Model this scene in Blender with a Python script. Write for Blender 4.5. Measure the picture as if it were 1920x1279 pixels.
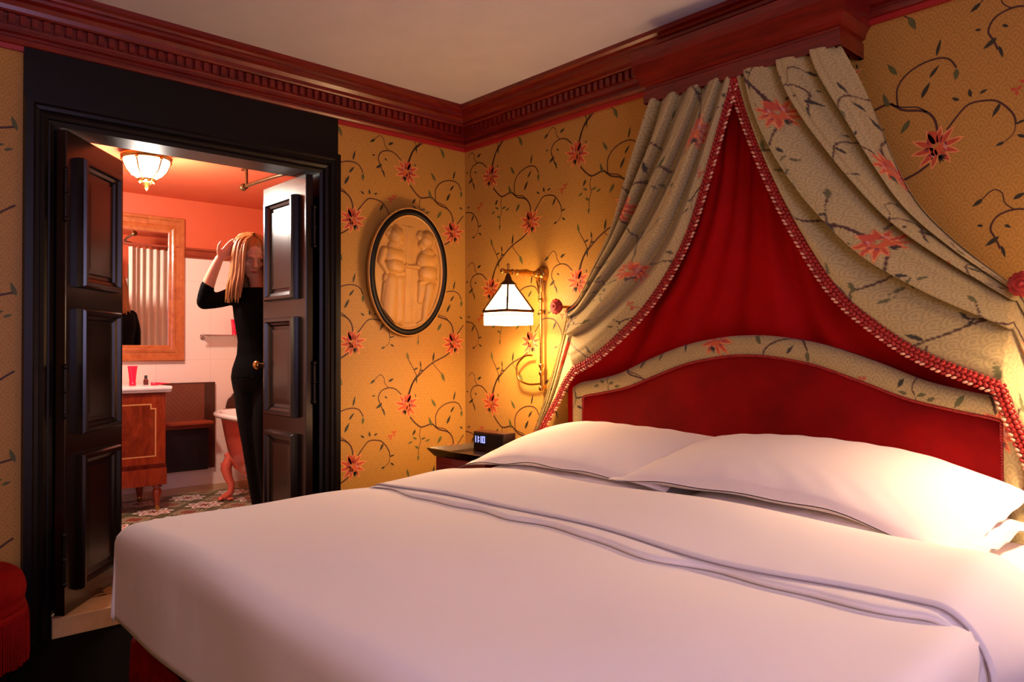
import bpy, bmesh, math, random
import numpy as np
from mathutils import Vector, Matrix
random.seed(7)
rng = np.random.default_rng(7)
for o in list(bpy.data.objects): bpy.data.objects.remove(o)
SC = bpy.context.scene
COL = SC.collection
R = math.radians

# ------------------------------------------------------------------ camera, world, lights, exposure
CAM = Vector((3.499, -2.830, 1.16))
YAW, PITCH, ROLL = R(47.4624), R(0.7472), R(-0.1487)
cf = Vector((-math.sin(YAW)*math.cos(PITCH), math.cos(YAW)*math.cos(PITCH), math.sin(PITCH)))
cr = Vector((math.cos(YAW), math.sin(YAW), 0)); cu = cr.cross(cf)
cr2 = cr*math.cos(ROLL)+cu*math.sin(ROLL); cu2 = cu*math.cos(ROLL)-cr*math.sin(ROLL)
cam = bpy.data.cameras.new('camera'); cam.sensor_width = 36; cam.lens = 1404.04/1920*36
cam.clip_start = .02
cobj = bpy.data.objects.new('camera', cam); COL.objects.link(cobj)
m3 = Matrix((cr2, cu2, -cf)).transposed()
cobj.matrix_world = Matrix.Translation(CAM) @ m3.to_4x4()
SC.camera = cobj
SC.view_settings.view_transform = 'Standard'; SC.view_settings.look = 'None'
SC.view_settings.gamma = 1; SC.view_settings.exposure = 0.0
SC.view_settings.use_curve_mapping = False
wd = bpy.data.worlds.new('world'); SC.world = wd; wd.use_nodes = True
wd.node_tree.nodes['Background'].inputs[0].default_value = (.25, .3, .45, 1)
wd.node_tree.nodes['Background'].inputs[1].default_value = .3

def light(name, kind, loc, energy, col, size=.05, rot=None, **kw):
    l = bpy.data.lights.new(name, kind); l.energy = energy; l.color = col
    if kind == 'AREA':
        l.shape = 'RECTANGLE'; l.size = size[0]; l.size_y = size[1]
    else: l.shadow_soft_size = size
    for k, v in kw.items(): setattr(l, k, v)
    o = bpy.data.objects.new(name, l); COL.objects.link(o); o.location = loc
    if rot is not None: o.rotation_euler = rot
    return o
WARM = (1, .66, .36)
CEN = 1.915                                   # axis of the bed on the headboard wall
SX = .66; SXR = 3.27                      # the two wall lamps
light('sconce_bulb', 'POINT', (SX, -.25, 1.342), 30, WARM, .03)
light('sconce_bulb', 'POINT', (SXR, -.25, 1.342), 60, (1, .69, .43), .03)
light('bath_bulb', 'POINT', (-1.13, -1.46, 2.06), 74, (1, .88, .76), .08)
light('daylight_window', 'AREA', (4.60, -2.35, 1.65), 38, (.62, .53, .93), (1.2, 1.5), (0, R(90), 0))
light('warm_fill_light', 'POINT', (3.9, -3.9, 1.5), 23, (1, .66, .40), .12)  # added warm fill behind the camera, no lamp modelled there

# ------------------------------------------------------------------ materials
def lin(c):
    if isinstance(c, str): c = [int(c[i:i+2], 16)/255 for i in (0, 2, 4)]
    return tuple((x/12.92 if x <= .04045 else ((x+.055)/1.055)**2.4) for x in c)
class NT:
    def __init__(s, name):
        s.m = bpy.data.materials.new(name); s.m.use_nodes = True; s.t = s.m.node_tree
        s.b = s.t.nodes['Principled BSDF']
    def n(s, typ, **kw):
        nd = s.t.nodes.new(typ)
        for k, v in kw.items(): setattr(nd, k, v)
        return nd
    def l(s, a, b): s.t.links.new(a, b)
    def math(s, op, a, b=None, c=None):
        nd = s.n('ShaderNodeMath', operation=op)
        for i, v in enumerate((a, b, c)):
            if v is None: continue
            if isinstance(v, (int, float)): nd.inputs[i].default_value = v
            else: s.l(v, nd.inputs[i])
        return nd.outputs[0]
    def mix(s, f, a, b):
        nd = s.n('ShaderNodeMix', data_type='RGBA')
        for i, v in ((0, f), (6, a), (7, b)):
            if isinstance(v, (int, float)): nd.inputs[i].default_value = v
            elif isinstance(v, tuple): nd.inputs[i].default_value = (*v[:3], 1)
            else: s.l(v, nd.inputs[i])
        return nd.outputs[2]
    def ramp(s, f, stops):
        nd = s.n('ShaderNodeValToRGB'); e = nd.color_ramp.elements
        while len(e) < len(stops): e.new(.5)
        for x, (p, c) in zip(e, stops): x.position = p; x.color = (*c[:3], 1)
        s.l(f, nd.inputs[0]); return nd.outputs[0]
    def coord(s, out='Object', scale=(1, 1, 1), rot=(0, 0, 0)):
        tc = s.n('ShaderNodeTexCoord'); mp = s.n('ShaderNodeMapping')
        mp.inputs['Scale'].default_value = scale; mp.inputs['Rotation'].default_value = rot
        s.l(tc.outputs[out], mp.inputs[0]); return mp.outputs[0]
    def noise(s, vec, scale, detail=4, rough=.5, dist=0):
        nd = s.n('ShaderNodeTexNoise'); nd.inputs['Scale'].default_value = scale
        nd.inputs['Detail'].default_value = detail; nd.inputs['Roughness'].default_value = rough
        nd.inputs['Distortion'].default_value = dist
        s.l(vec, nd.inputs['Vector']); return nd.outputs[0]
    def bump(s, h, strength=.3, dist=.01):
        nd = s.n('ShaderNodeBump'); nd.inputs['Strength'].default_value = strength; nd.inputs['Distance'].default_value = dist
        s.l(h, nd.inputs['Height']); s.l(nd.outputs[0], s.b.inputs['Normal'])
    def set(s, **kw):
        for k, v in kw.items():
            i = s.b.inputs[k.replace('_', ' ')]
            if isinstance(v, (int, float)): i.default_value = v
            elif isinstance(v, tuple): i.default_value = (*v[:3], 1) if len(i.default_value) == 4 else v
            else: s.l(v, i)
        return s
def plain(name, col, rough=.5, metal=0, var=.12, vs=6, bump=None, **kw):
    t = NT(name); c = lin(col)
    v = t.coord(); f = t.noise(v, vs)
    d = tuple(x*(1-var) for x in c); h = tuple(min(1, x*(1+var)) for x in c)
    t.set(Base_Color=t.ramp(f, [(.3, d), (.7, h)]), Roughness=rough, Metallic=metal)
    if bump: t.bump(t.noise(v, bump[0], 3), bump[1], .004)
    t.set(**kw); return t.m
def wood(name, c1, c2, rough=.3, scale=(1, 1, 1), ns=14, **kw):
    t = NT(name); v = t.coord(scale=scale)
    f = t.noise(v, ns, 6, .65, 1.2)
    t.set(Base_Color=t.ramp(f, [(.28, lin(c1)), (.72, lin(c2))]), Roughness=rough); t.set(**kw)
    return t.m

def scallop(t, u, v, w, h, k):
    # overlapping fan scales with concentric arcs
    row = t.math('FLOOR', t.math('DIVIDE', v, h))
    off = t.math('MULTIPLY', t.math('MODULO', t.math('ABSOLUTE', row), 2), .5)
    fu = t.math('MULTIPLY', t.math('SUBTRACT', t.math('FRACT', t.math('ADD', t.math('DIVIDE', u, w), off)), .5), w)
    fv = t.math('MULTIPLY', t.math('FRACT', t.math('DIVIDE', v, h)), h)
    d = t.math('SQRT', t.math('ADD', t.math('MULTIPLY', fu, fu), t.math('MULTIPLY', t.math('MULTIPLY', fv, fv), .55)))
    return t.math('ADD', t.math('MULTIPLY', t.math('SINE', t.math('MULTIPLY', d, k)), .5), .5)

def wallpaper_mat():
    t = NT('gold_damask_wallpaper')
    tc = t.n('ShaderNodeTexCoord'); sp = t.n('ShaderNodeSeparateXYZ'); t.l(tc.outputs['Object'], sp.inputs[0])
    u = t.math('ADD', sp.outputs[0], sp.outputs[1])
    f = scallop(t, u, sp.outputs[2], .05, .034, 620)
    nz = t.noise(tc.outputs['Object'], 260, 2)
    f2 = t.math('MULTIPLY', f, t.math('GREATER_THAN', nz, .42))
    c = t.mix(f2, lin('bc8836'), lin('a67828'))
    t.set(Base_Color=c, Roughness=.55, Sheen_Weight=.1)
    return t.m
def floral_cloth_mat():
    t = NT('floral_damask_cloth')
    uv = t.n('ShaderNodeUVMap'); sp = t.n('ShaderNodeSeparateXYZ'); t.l(uv.outputs[0], sp.inputs[0])
    f = scallop(t, sp.outputs[0], sp.outputs[1], .05, .034, 620)
    nz = t.noise(uv.outputs[0], 240, 2)
    f2 = t.math('MULTIPLY', f, t.math('GREATER_THAN', nz, .42))
    g = t.mix(f2, lin('b8a46a'), lin('a08e58'))
    at = t.n('ShaderNodeAttribute'); at.attribute_name = 'print'
    c = t.mix(at.outputs['Alpha'], g, at.outputs['Color'])
    t.set(Base_Color=c, Roughness=.7, Sheen_Weight=.25)
    t.bump(nz, .15, .002)
    return t.m
def velvet(name, c, c2, sh=.16):
    t = NT(name); v = t.coord(); f = t.noise(v, 3.5, 4, .6); g = t.noise(v, 300, 2)
    t.set(Base_Color=t.ramp(f, [(.3, lin(c)), (.7, lin(c2))]), Roughness=.75, Sheen_Weight=sh, Sheen_Roughness=.35, Sheen_Tint=lin('ff4028'), Specular_IOR_Level=.12)
    t.bump(g, .3, .002); return t.m
def linen(name, col):
    t = NT(name); v = t.coord(); f = t.noise(v, 2.2, 3, .5, .4); g = t.noise(v, 700, 2)
    t.set(Base_Color=lin(col), Roughness=.85, Sheen_Weight=.15)
    bp = t.n('ShaderNodeBump'); bp.inputs['Strength'].default_value = .25; bp.inputs['Distance'].default_value = .05
    t.l(f, bp.inputs['Height']); t.l(bp.outputs[0], t.b.inputs['Normal']); return t.m
def tile_floor():
    t = NT('encaustic_tile_floor'); tc = t.n('ShaderNodeTexCoord'); sp = t.n('ShaderNodeSeparateXYZ'); t.l(tc.outputs['Object'], sp.inputs[0])
    X, Y = sp.outputs[0], sp.outputs[1]; W = .34
    fx = t.math('SUBTRACT', t.math('FRACT', t.math('DIVIDE', X, W)), .5); fy = t.math('SUBTRACT', t.math('FRACT', t.math('DIVIDE', Y, W)), .5)
    ax, ay = t.math('ABSOLUTE', fx), t.math('ABSOLUTE', fy)
    r = t.math('SQRT', t.math('ADD', t.math('MULTIPLY', fx, fx), t.math('MULTIPLY', fy, fy)))
    th = t.math('ARCTAN2', fy, fx)
    pet = t.math('MULTIPLY', t.math('SINE', t.math('MULTIPLY', th, 8)), .05)
    rr = t.math('ADD', r, pet)
    cream, terra, green, white = lin('c9b490'), lin('8c4a3a'), lin('5d5a3c'), lin('e8ddd0')
    c = t.mix(t.math('GREATER_THAN', rr, .12), terra, white)
    c = t.mix(t.math('GREATER_THAN', rr, .20), c, lin('b07868'))
    c = t.mix(t.math('GREATER_THAN', rr, .27), c, white)
    sq = t.math('MAXIMUM', ax, ay); di = t.math('ADD', ax, ay)
    c = t.mix(t.math('GREATER_THAN', rr, .33), c, green)
    st = t.math('SINE', t.math('MULTIPLY', t.math('SUBTRACT', ax, ay), 60))
    c = t.mix(t.math('MULTIPLY', t.math('GREATER_THAN', di, .62), t.math('GREATER_THAN', st, .2)), c, cream)
    c = t.mix(t.math('GREATER_THAN', di, .82), c, terra)
    # border strip of meanders beside the threshold
    bx = t.math('FRACT', t.math('MULTIPLY', Y, 12)); by = t.math('FRACT', t.math('MULTIPLY', X, 18))
    k1 = t.math('MULTIPLY', t.math('GREATER_THAN', t.math('ABSOLUTE', t.math('SUBTRACT', bx, .5)), .27), t.math('GREATER_THAN', by, .35))
    cb = t.mix(k1, lin('a8794e'), lin('2a1812'))
    k2 = t.math('LESS_THAN', t.math('ADD', t.math('MULTIPLY', t.math('SUBTRACT', bx, .5), t.math('SUBTRACT', bx, .5)), t.math('MULTIPLY', t.math('SUBTRACT', by, .5), t.math('SUBTRACT', by, .5))), .035)
    cb = t.mix(k2, cb, lin('9a4630'))
    cb = t.mix(t.math('GREATER_THAN', X, -.185), cb, lin('5a1c14'))
    c = t.mix(t.math('GREATER_THAN', X, -.30), c, cb)
    # grout
    g = t.math('GREATER_THAN', t.math('MAXIMUM', t.math('ABSOLUTE', t.math('SUBTRACT', t.math('FRACT', t.math('DIVIDE', X, W/2)), .5)), t.math('ABSOLUTE', t.math('SUBTRACT', t.math('FRACT', t.math('DIVIDE', Y, W/2)), .5))), .488)
    c = t.mix(t.math('MULTIPLY', g, .5), c, lin('6b5040'))
    t.set(Base_Color=c, Roughness=.35); return t.m
def herringbone():
    t = NT('chevron_veneer'); tc = t.n('ShaderNodeTexCoord'); sp = t.n('ShaderNodeSeparateXYZ'); t.l(tc.outputs['Object'], sp.inputs[0])
    a = t.math('ABSOLUTE', t.math('SUBTRACT', t.math('FRACT', t.math('MULTIPLY', sp.outputs[1], 3.0)), .5))
    f = t.math('FRACT', t.math('ADD', t.math('MULTIPLY', a, 9), t.math('MULTIPLY', sp.outputs[2], -26)))
    nz = t.noise(tc.outputs['Object'], 30, 4)
    c = t.mix(t.math('MULTIPLY', f, .7), lin('6e3420'), lin('8c4c30'))
    c = t.mix(t.math('MULTIPLY', nz, .5), c, lin('52220f'))
    t.set(Base_Color=c, Roughness=.35); return t.m
def wall_tile():
    t = NT('pale_pink_wall_tile'); tc = t.n('ShaderNodeTexCoord'); sp = t.n('ShaderNodeSeparateXYZ'); t.l(tc.outputs['Object'], sp.inputs[0])
    u = t.math('ADD', sp.outputs[0], sp.outputs[1])
    g = t.math('MAXIMUM', t.math('GREATER_THAN', t.math('FRACT', t.math('DIVIDE', t.math('ADD', u, 3.0), .40)), .992), t.math('GREATER_THAN', t.math('FRACT', t.math('DIVIDE', t.math('ADD', sp.outputs[2], .1), .60)), .995))
    t.set(Base_Color=t.mix(t.math('MULTIPLY', g, .35), lin('efd3c3'), lin('b88f80')), Roughness=.22); return t.m

M = {}
M['paper'] = wallpaper_mat()
M['cloth'] = floral_cloth_mat()
M['plaster'] = plain('ceiling_plaster', 'dcd9da', .9, var=.03)
M['mahogany'] = wood('mahogany_cornice', '560602', '861a08', .32, (1, 1, 8), 4, Coat_Weight=.25, Coat_Roughness=.2)
M['strip'] = plain('red_paint_strip', 'a01716', .5, var=.06)
M['blackmatt'] = wood('black_painted_casing', '080303', '0e0504', .38, (6, 6, .6), 6, Specular_IOR_Level=.25)
M['black'] = wood('black_lacquer_wood', '0e0604', '180906', .26, (6, 6, .6), 6, Coat_Weight=.2, Coat_Roughness=.15)
M['carpet'] = plain('dark_carpet', '060302', .95, bump=(400, .6), Specular_IOR_Level=.05)
M['stone'] = plain('limestone_threshold', 'c9a27c', .4, var=.08, vs=20)
M['tilefloor'] = tile_floor()
M['walltile'] = wall_tile()
M['coral'] = plain('coral_wall_paint', 'd25c36', .55, var=.03)
M['coralgloss'] = plain('coral_enamel', 'd8604a', .18, var=.03, Coat_Weight=.5)
M['white_enamel'] = plain('white_enamel', 'f3e6e0', .12, var=.02, Coat_Weight=.5)
M['marble'] = plain('white_marble', 'f0e3dc', .2, var=.06, vs=9)
M['redwood'] = wood('red_mahogany_vanity', '6a1a0a', '9c3a16', .25, (3, 3, .8), 7, Coat_Weight=.4)
M['flame'] = wood('flame_mahogany_panel', '440d05', '94381a', .22, (2.2, 2.2, 1.4), 4, Coat_Weight=.4)
M['inlay'] = plain('pale_wood_inlay', 'c98a50', .35)
M['framewood'] = wood('orange_mahogany_frame', '9c4a20', 'c06c38', .3, (2, 2, 2), 7, Coat_Weight=.3)
M['railwood'] = wood('red_brown_rail_wood', '7c2c14', '9c4022', .35, (1, 1, 6), 6)
M['veneer'] = herringbone()
M['darkwood'] = wood('dark_brown_wood', '351408', '52230f', .35, (2, 2, .7), 8)
M['soot'] = plain('black_stained_wood', '0b0605', .4)
M['brass'] = plain('aged_brass', 'b98a45', .25, 1, var=.2, vs=30)
M['bronze'] = plain('dull_bronze', '5a3a1c', .4, .7, var=.2, vs=30)
M['chrome'] = plain('chrome_metal', 'c8b8b0', .12, 1, var=.05)
M['iron'] = plain('dark_hinge_metal', '1c120e', .4, .6, var=.2)
M['velvet'] = velvet('crimson_velvet', '6c0202', '900403', .14)
M['silk'] = velvet('red_canopy_silk', 'a00202', 'b40403', .08)
M['ribbon'] = plain('red_braid', 'a01c10', .55, var=.25, vs=60)
M['ribbontip'] = plain('cream_braid_tip', 'e0a080', .55, var=.15, vs=60)
M['pillowlinen'] = linen('white_pillow_cotton', 'efe2de')
M['linen'] = linen('white_cotton_sheet', 'f8eee6')
M['piping_shade'] = plain('grey_piping_shade', '9a8a90', .8)
M['lacquer'] = plain('red_lacquer', '8a0f0c', .3, var=.06, Coat_Weight=.3)
M['relief'] = plain('ochre_relief_plaster', 'bd8a40', .5, var=.06, vs=14)
M['blackband'] = plain('black_oval_band', '080403', .45, var=.1, Specular_IOR_Level=.25)
M['skin'] = plain('skin', 'd39a7c', .5, var=.05, Subsurface_Weight=.1)
M['hair'] = wood('strawberry_blonde_hair', '7c4518', 'bd7c38', .45, (9, 9, .8), 12)
M['blackcloth'] = plain('black_jersey', '050304', .9, bump=(200, .3), Specular_IOR_Level=.1)
M['denim'] = plain('black_denim', '060405', .85, bump=(300, .3), Specular_IOR_Level=.15)
M['lips'] = plain('lip_colour', 'b04a40', .4)
M['shoe'] = plain('black_leather', '0a0706', .35)
M['tube'] = plain('raspberry_plastic', 'd9123c', .3, var=.03)
M['amber'] = plain('amber_bottle_glass', '5a1c14', .1, var=.1, Coat_Weight=.5)
M['shower'] = plain('cream_shower_cloth', 'e6d8c8', .8, var=.04)
M['clockbody'] = wood('walnut_clock_case', '2e130a', '44200f', .35, (2, 2, 2), 10)
def emit(name, col, st, base=None):
    t = NT(name); v = t.coord(); f = t.noise(v, 12, 2)
    t.set(Base_Color=lin(base or col), Roughness=.3, Emission_Color=t.mix(f, lin(col), tuple(x*.92 for x in lin(col))), Emission_Strength=st); return t.m
M['glowglass'] = emit('lit_opal_glass', 'ffcc90', 42, 'f4e6d8')
M['glowskirt'] = emit('lit_glass_skirt', 'ffcc98', 30, 'f4e6d8')
M['dimglass'] = emit('dim_lit_opal_glass', 'ffcf9c', 18, 'f4e6d8')
M['bowl'] = emit('lit_alabaster_bowl', 'ffe0c4', 2.2, 'f4e6d8')
M['digit'] = emit('blue_white_display', 'a8b0ff', 1.3)
t = NT('mirror_silver'); v = t.coord(); t.set(Base_Color=t.ramp(t.noise(v, 2), [(0, (.86, .84, .82)), (1, (.9, .88, .86))]), Metallic=1, Roughness=.015); M['mirror'] = t.m
t = NT('clear_glass'); t.set(Base_Color=(.9, .95, .93), Roughness=.05, Transmission_Weight=1.0, IOR=1.45); M['glass'] = t.m
PRINT = dict(stem=lin('4a2616'), leaf=lin('2e2a16'), leafg=lin('5a5a2a'), petal=lin('c04a28'), petal2=lin('e09250'), dome=lin('cc5a28'), pink=lin('c98878'), dark=lin('8a3038'))
for k, c in PRINT.items():
    M['p_'+k] = plain('print_'+k, tuple((1.055*x**(1/2.4)-.055) if x > .0031308 else 12.92*x for x in c), .6, var=.15, vs=40)

# ------------------------------------------------------------------ mesh helpers
class MB:
    def __init__(s): s.v = []; s.f = []; s.m = []; s.sm = []
    def add(s, V, F, mi=0, smooth=True):
        b = len(s.v); s.v += [tuple(map(float, p)) for p in V]
        for f in F: s.f.append([b+i for i in f]); s.m.append(mi); s.sm.append(smooth)
        return s
    def box(s, a, b, mi=0, M4=None):
        x0, y0, z0 = a; x1, y1, z1 = b
        V = [(x0, y0, z0), (x1, y0, z0), (x1, y1, z0), (x0, y1, z0), (x0, y0, z1), (x1, y0, z1), (x1, y1, z1), (x0, y1, z1)]
        if M4 is not None: V = [M4 @ Vector(p) for p in V]
        return s.add(V, [(0, 3, 2, 1), (4, 5, 6, 7), (0, 1, 5, 4), (1, 2, 6, 5), (2, 3, 7, 6), (3, 0, 4, 7)], mi, False)
    def grid(s, P, mi=0, cu=False, cv=False, smooth=True):
        P = np.asarray(P, float); n, m = P.shape[:2]; F = []
        for i in range(n if cu else n-1):
            for j in range(m if cv else m-1):
                F.append((i*m+j, i*m+(j+1) % m, ((i+1) % n)*m+(j+1) % m, ((i+1) % n)*m+j))
        return s.add(P.reshape(-1, 3), F, mi, smooth)
    def tube(s, pts, r, seg=10, mi=0, cap=True):
        pts = [Vector(p) for p in pts]; n = len(pts); rr = r if hasattr(r, '__len__') else [r]*n
        rings = []; up = None
        for i, p in enumerate(pts):
            t = (pts[min(i+1, n-1)]-pts[max(i-1, 0)]).normalized()
            if up is None:
                up = Vector((0, 0, 1)) if abs(t.z) < .9 else Vector((1, 0, 0))
            a = (up - t*up.dot(t)).normalized(); up = a; b = t.cross(a)
            rings.append([p+(a*math.cos(k*2*math.pi/seg)+b*math.sin(k*2*math.pi/seg))*rr[i] for k in range(seg)])
        s.grid(rings, mi, cv=True)
        if cap:
            for q, ring in ((0, rings[0][::-1]), (1, rings[-1])): s.add(ring, [tuple(range(seg))], mi)
        return s
    def lathe(s, prof, c=(0, 0, 0), seg=24, mi=0, axis='z', cap=True):
        c = Vector(c); ring = []
        ax = {'z': (Vector((1, 0, 0)), Vector((0, 1, 0)), Vector((0, 0, 1))), 'y': (Vector((1, 0, 0)), Vector((0, 0, 1)), Vector((0, -1, 0))), 'x': (Vector((0, 1, 0)), Vector((0, 0, 1)), Vector((1, 0, 0)))}[axis]
        for r, h in prof:
            ring.append([c+ax[0]*r*math.cos(k*2*math.pi/seg)+ax[1]*r*math.sin(k*2*math.pi/seg)+ax[2]*h for k in range(seg)])
        s.grid(ring, mi, cv=True)
        if cap:
            if prof[0][0] > 1e-4: s.add(ring[0][::-1], [tuple(range(seg))], mi)
            if prof[-1][0] > 1e-4: s.add(ring[-1], [tuple(range(seg))], mi)
        return s
    def ball(s, c, r, mi=0, n=12, m=8, rot=None):
        r = r if hasattr(r, '__len__') else (r, r, r); c = Vector(c); P = []
        for i in range(m+1):
            a = math.pi*i/m; row = []
            for j in range(n):
                q = Vector((r[0]*math.sin(a)*math.cos(j*2*math.pi/n), r[1]*math.sin(a)*math.sin(j*2*math.pi/n), -r[2]*math.cos(a)))
                row.append(c+(rot @ q if rot is not None else q))
            P.append(row)
        return s.grid(P, mi, cv=True)
    def sweep(s, path, prof, fn, closed=False, mi=0, smooth=False, mis=None):
        # mitred sweep of profile (offset to the left of the path, height) along a 2-D polyline; fn(u, v, h) -> 3-D
        n = len(path); pa = [Vector(p) for p in path]; cols = []
        for i in range(n):
            d0 = (pa[i]-pa[i-1]).normalized() if (closed or i > 0) else None
            d1 = (pa[(i+1) % n]-pa[i]).normalized() if (closed or i < n-1) else None
            d0 = d0 or d1; d1 = d1 or d0
            n0, n1 = Vector((-d0.y, d0.x)), Vector((-d1.y, d1.x)); mdir = (n0+n1)/max(1e-6, 1+n0.dot(n1))
            cols.append([fn(*(pa[i]+mdir*a), h) for a, h in prof])
        for k in range(len(prof)-1):
            g = [[c[k], c[k+1]] for c in cols]
            s.grid(g, mis[k] if mis else mi, cu=closed, smooth=smooth)
        if not closed:
            s.add(cols[0], [tuple(range(len(prof)))], mi, False); s.add(cols[-1][::-1], [tuple(range(len(prof)))], mi, False)
        return s
    def build(s, name, mats, parent=None, bevel=0, subsurf=0, solid=0, fixn=True):
        me = bpy.data.meshes.new(name); me.from_pydata(s.v, [], s.f)
        mats = mats if isinstance(mats, (list, tuple)) else [mats]
        for m in mats: me.materials.append(M[m] if isinstance(m, str) else m)
        me.polygons.foreach_set('material_index', s.m); me.polygons.foreach_set('use_smooth', s.sm)
        me.update()
        if fixn:
            bm = bmesh.new(); bm.from_mesh(me); bmesh.ops.recalc_face_normals(bm, faces=bm.faces); bm.to_mesh(me); bm.free()
        o = bpy.data.objects.new(name, me); COL.objects.link(o)
        if bevel:
            b = o.modifiers.new('bevel', 'BEVEL'); b.width = bevel; b.segments = 2; b.limit_method = 'ANGLE'; b.angle_limit = R(40)
        if solid:
            b = o.modifiers.new('thickness', 'SOLIDIFY'); b.thickness = solid; b.offset = 0
        if subsurf:
            b = o.modifiers.new('subdivision', 'SUBSURF'); b.levels = b.render_levels = subsurf
        if parent is not None: adopt(o, parent)
        return o
def adopt(o, parent):
    # meshes are modelled in world coordinates; only an Empty stands away from the origin
    o.parent = parent
    o.matrix_parent_inverse = Matrix.Translation(-parent.location) if parent.type == 'EMPTY' else Matrix.Identity(4)
def thing(name, label, cat, loc, group=None):
    o = bpy.data.objects.new(name, None); COL.objects.link(o); o.location = loc; o.empty_display_size = .05
    return tag(o, label, cat, group)
def tag(o, label=None, cat=None, group=None, kind=None):
    if label: o['label'] = label
    if cat: o['category'] = cat
    if group: o['group'] = group
    if kind: o['kind'] = kind
    return o
def struct(o): o['kind'] = 'structure'; return o
def dup(root, delta, label=None):
    def cp(o, par):
        c = o.copy(); COL.objects.link(c)
        if par is not None: c.parent = par
        for ch in list(o.children): cp(ch, c)
        return c
    r = cp(root, None); r.location = root.location + Vector(delta)
    if label: r['label'] = label
    return r
def smoothpath(pts, n=8):
    P = np.array(pts, float); out = []
    for i in range(len(P)-1):
        p0, p1, p2, p3 = P[max(i-1, 0)], P[i], P[i+1], P[min(i+2, len(P)-1)]
        for k in range(n):
            t = k/n
            out.append(.5*((2*p1)+(-p0+p2)*t+(2*p0-5*p1+4*p2-p3)*t*t+(-p0+3*p1-3*p2+p3)*t**3))
    out.append(P[-1]); return np.array(out)
def resample(P, n):
    P = np.asarray(P, float); d = np.r_[0, np.cumsum(np.linalg.norm(np.diff(P, axis=0), axis=1))]
    t = np.linspace(0, d[-1], n); return np.stack([np.interp(t, d, P[:, k]) for k in range(P.shape[1])], 1)

# ------------------------------------------------------------------ floral print: one repeat of stems, leaves and flowers
TU, TV = .675, .655
A0 = (.235, 2.166); B0 = (.235+.333, 2.166-.308)
def leaf_poly(x, y, ang, L, w):
    c, s = math.cos(ang), math.sin(ang); pts = []
    for t, h in ((0, 0), (.2, .75), (.45, 1), (.7, .7), (1, 0), (.7, -.55), (.45, -.8), (.2, -.6)):
        a, b = t*L, h*w/2; pts.append((x+a*c-b*s, y+a*s+b*c))
    return pts
def ribbon(pts, w):
    P = resample(smoothpath(pts, 6), max(4, int(len(pts)*3))); d = np.gradient(P, axis=0); d /= np.linalg.norm(d, axis=1)[:, None]+1e-9
    nn = np.stack([-d[:, 1], d[:, 0]], 1)*w/2; out = []
    for i in range(len(P)-1): out.append([tuple(P[i]+nn[i]), tuple(P[i]-nn[i]), tuple(P[i+1]-nn[i+1]), tuple(P[i+1]+nn[i+1])])
    return out
def flower(x, y, flip=1, s=1.0):
    E = []
    for a, L, w in ((165, .082, .030), (200, .07, .028), (130, .078, .03), (100, .07, .03), (25, .085, .034), (-8, .082, .032), (-45, .08, .032), (-75, .07, .028), (235, .066, .028), (62, .07, .03)):
        a = R(a) if flip > 0 else math.pi-R(a)
        bx, by = x+.012*s*math.cos(a), y+.012*s*math.sin(a)
        E.append((leaf_poly(bx, by, a, L*s, w*s), 'petal2', 1)); E.append((leaf_poly(bx, by, a, L*s*.86, w*s*.62), 'petal', 2))
    sq = [(-.004, .02), (.0, .058), (.028, .066), (.036, .03), (.018, .014)]
    E.append(([(x+flip*a*s, y+b*s) for a, b in sq], 'petal', 2))
    for a, b in ((-.022, .012), (.024, .01), (.02, -.012)): E.append((leaf_poly(x+flip*a*s, y+b*s, R(70)*flip, .026*s, .014*s), 'pink', 3))
    for a, b, g in ((-.03, .004, 80), (-.014, .016, 70), (.026, .016, 60), (.028, -.006, 20), (.016, -.024, 10)): E.append((leaf_poly(x+flip*a*s, y+b*s, R(g) if flip > 0 else math.pi-R(g), .018*s, .009*s), 'dark', 4))
    E.append((leaf_poly(x+flip*.004*s, y-.028*s, R(115) if flip > 0 else R(65), .05*s, .03*s), 'dome', 3)); E.append((leaf_poly(x+flip*.0*s, y-.03*s, R(55) if flip > 0 else R(125), .048*s, .026*s), 'dome', 3))
    for g in (215, 235, 255, 190): E.append((leaf_poly(x-flip*.004*s, y-.03*s, R(g) if flip > 0 else math.pi-R(g), .03*s, .009*s), 'leaf', 5))
    return E
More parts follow.
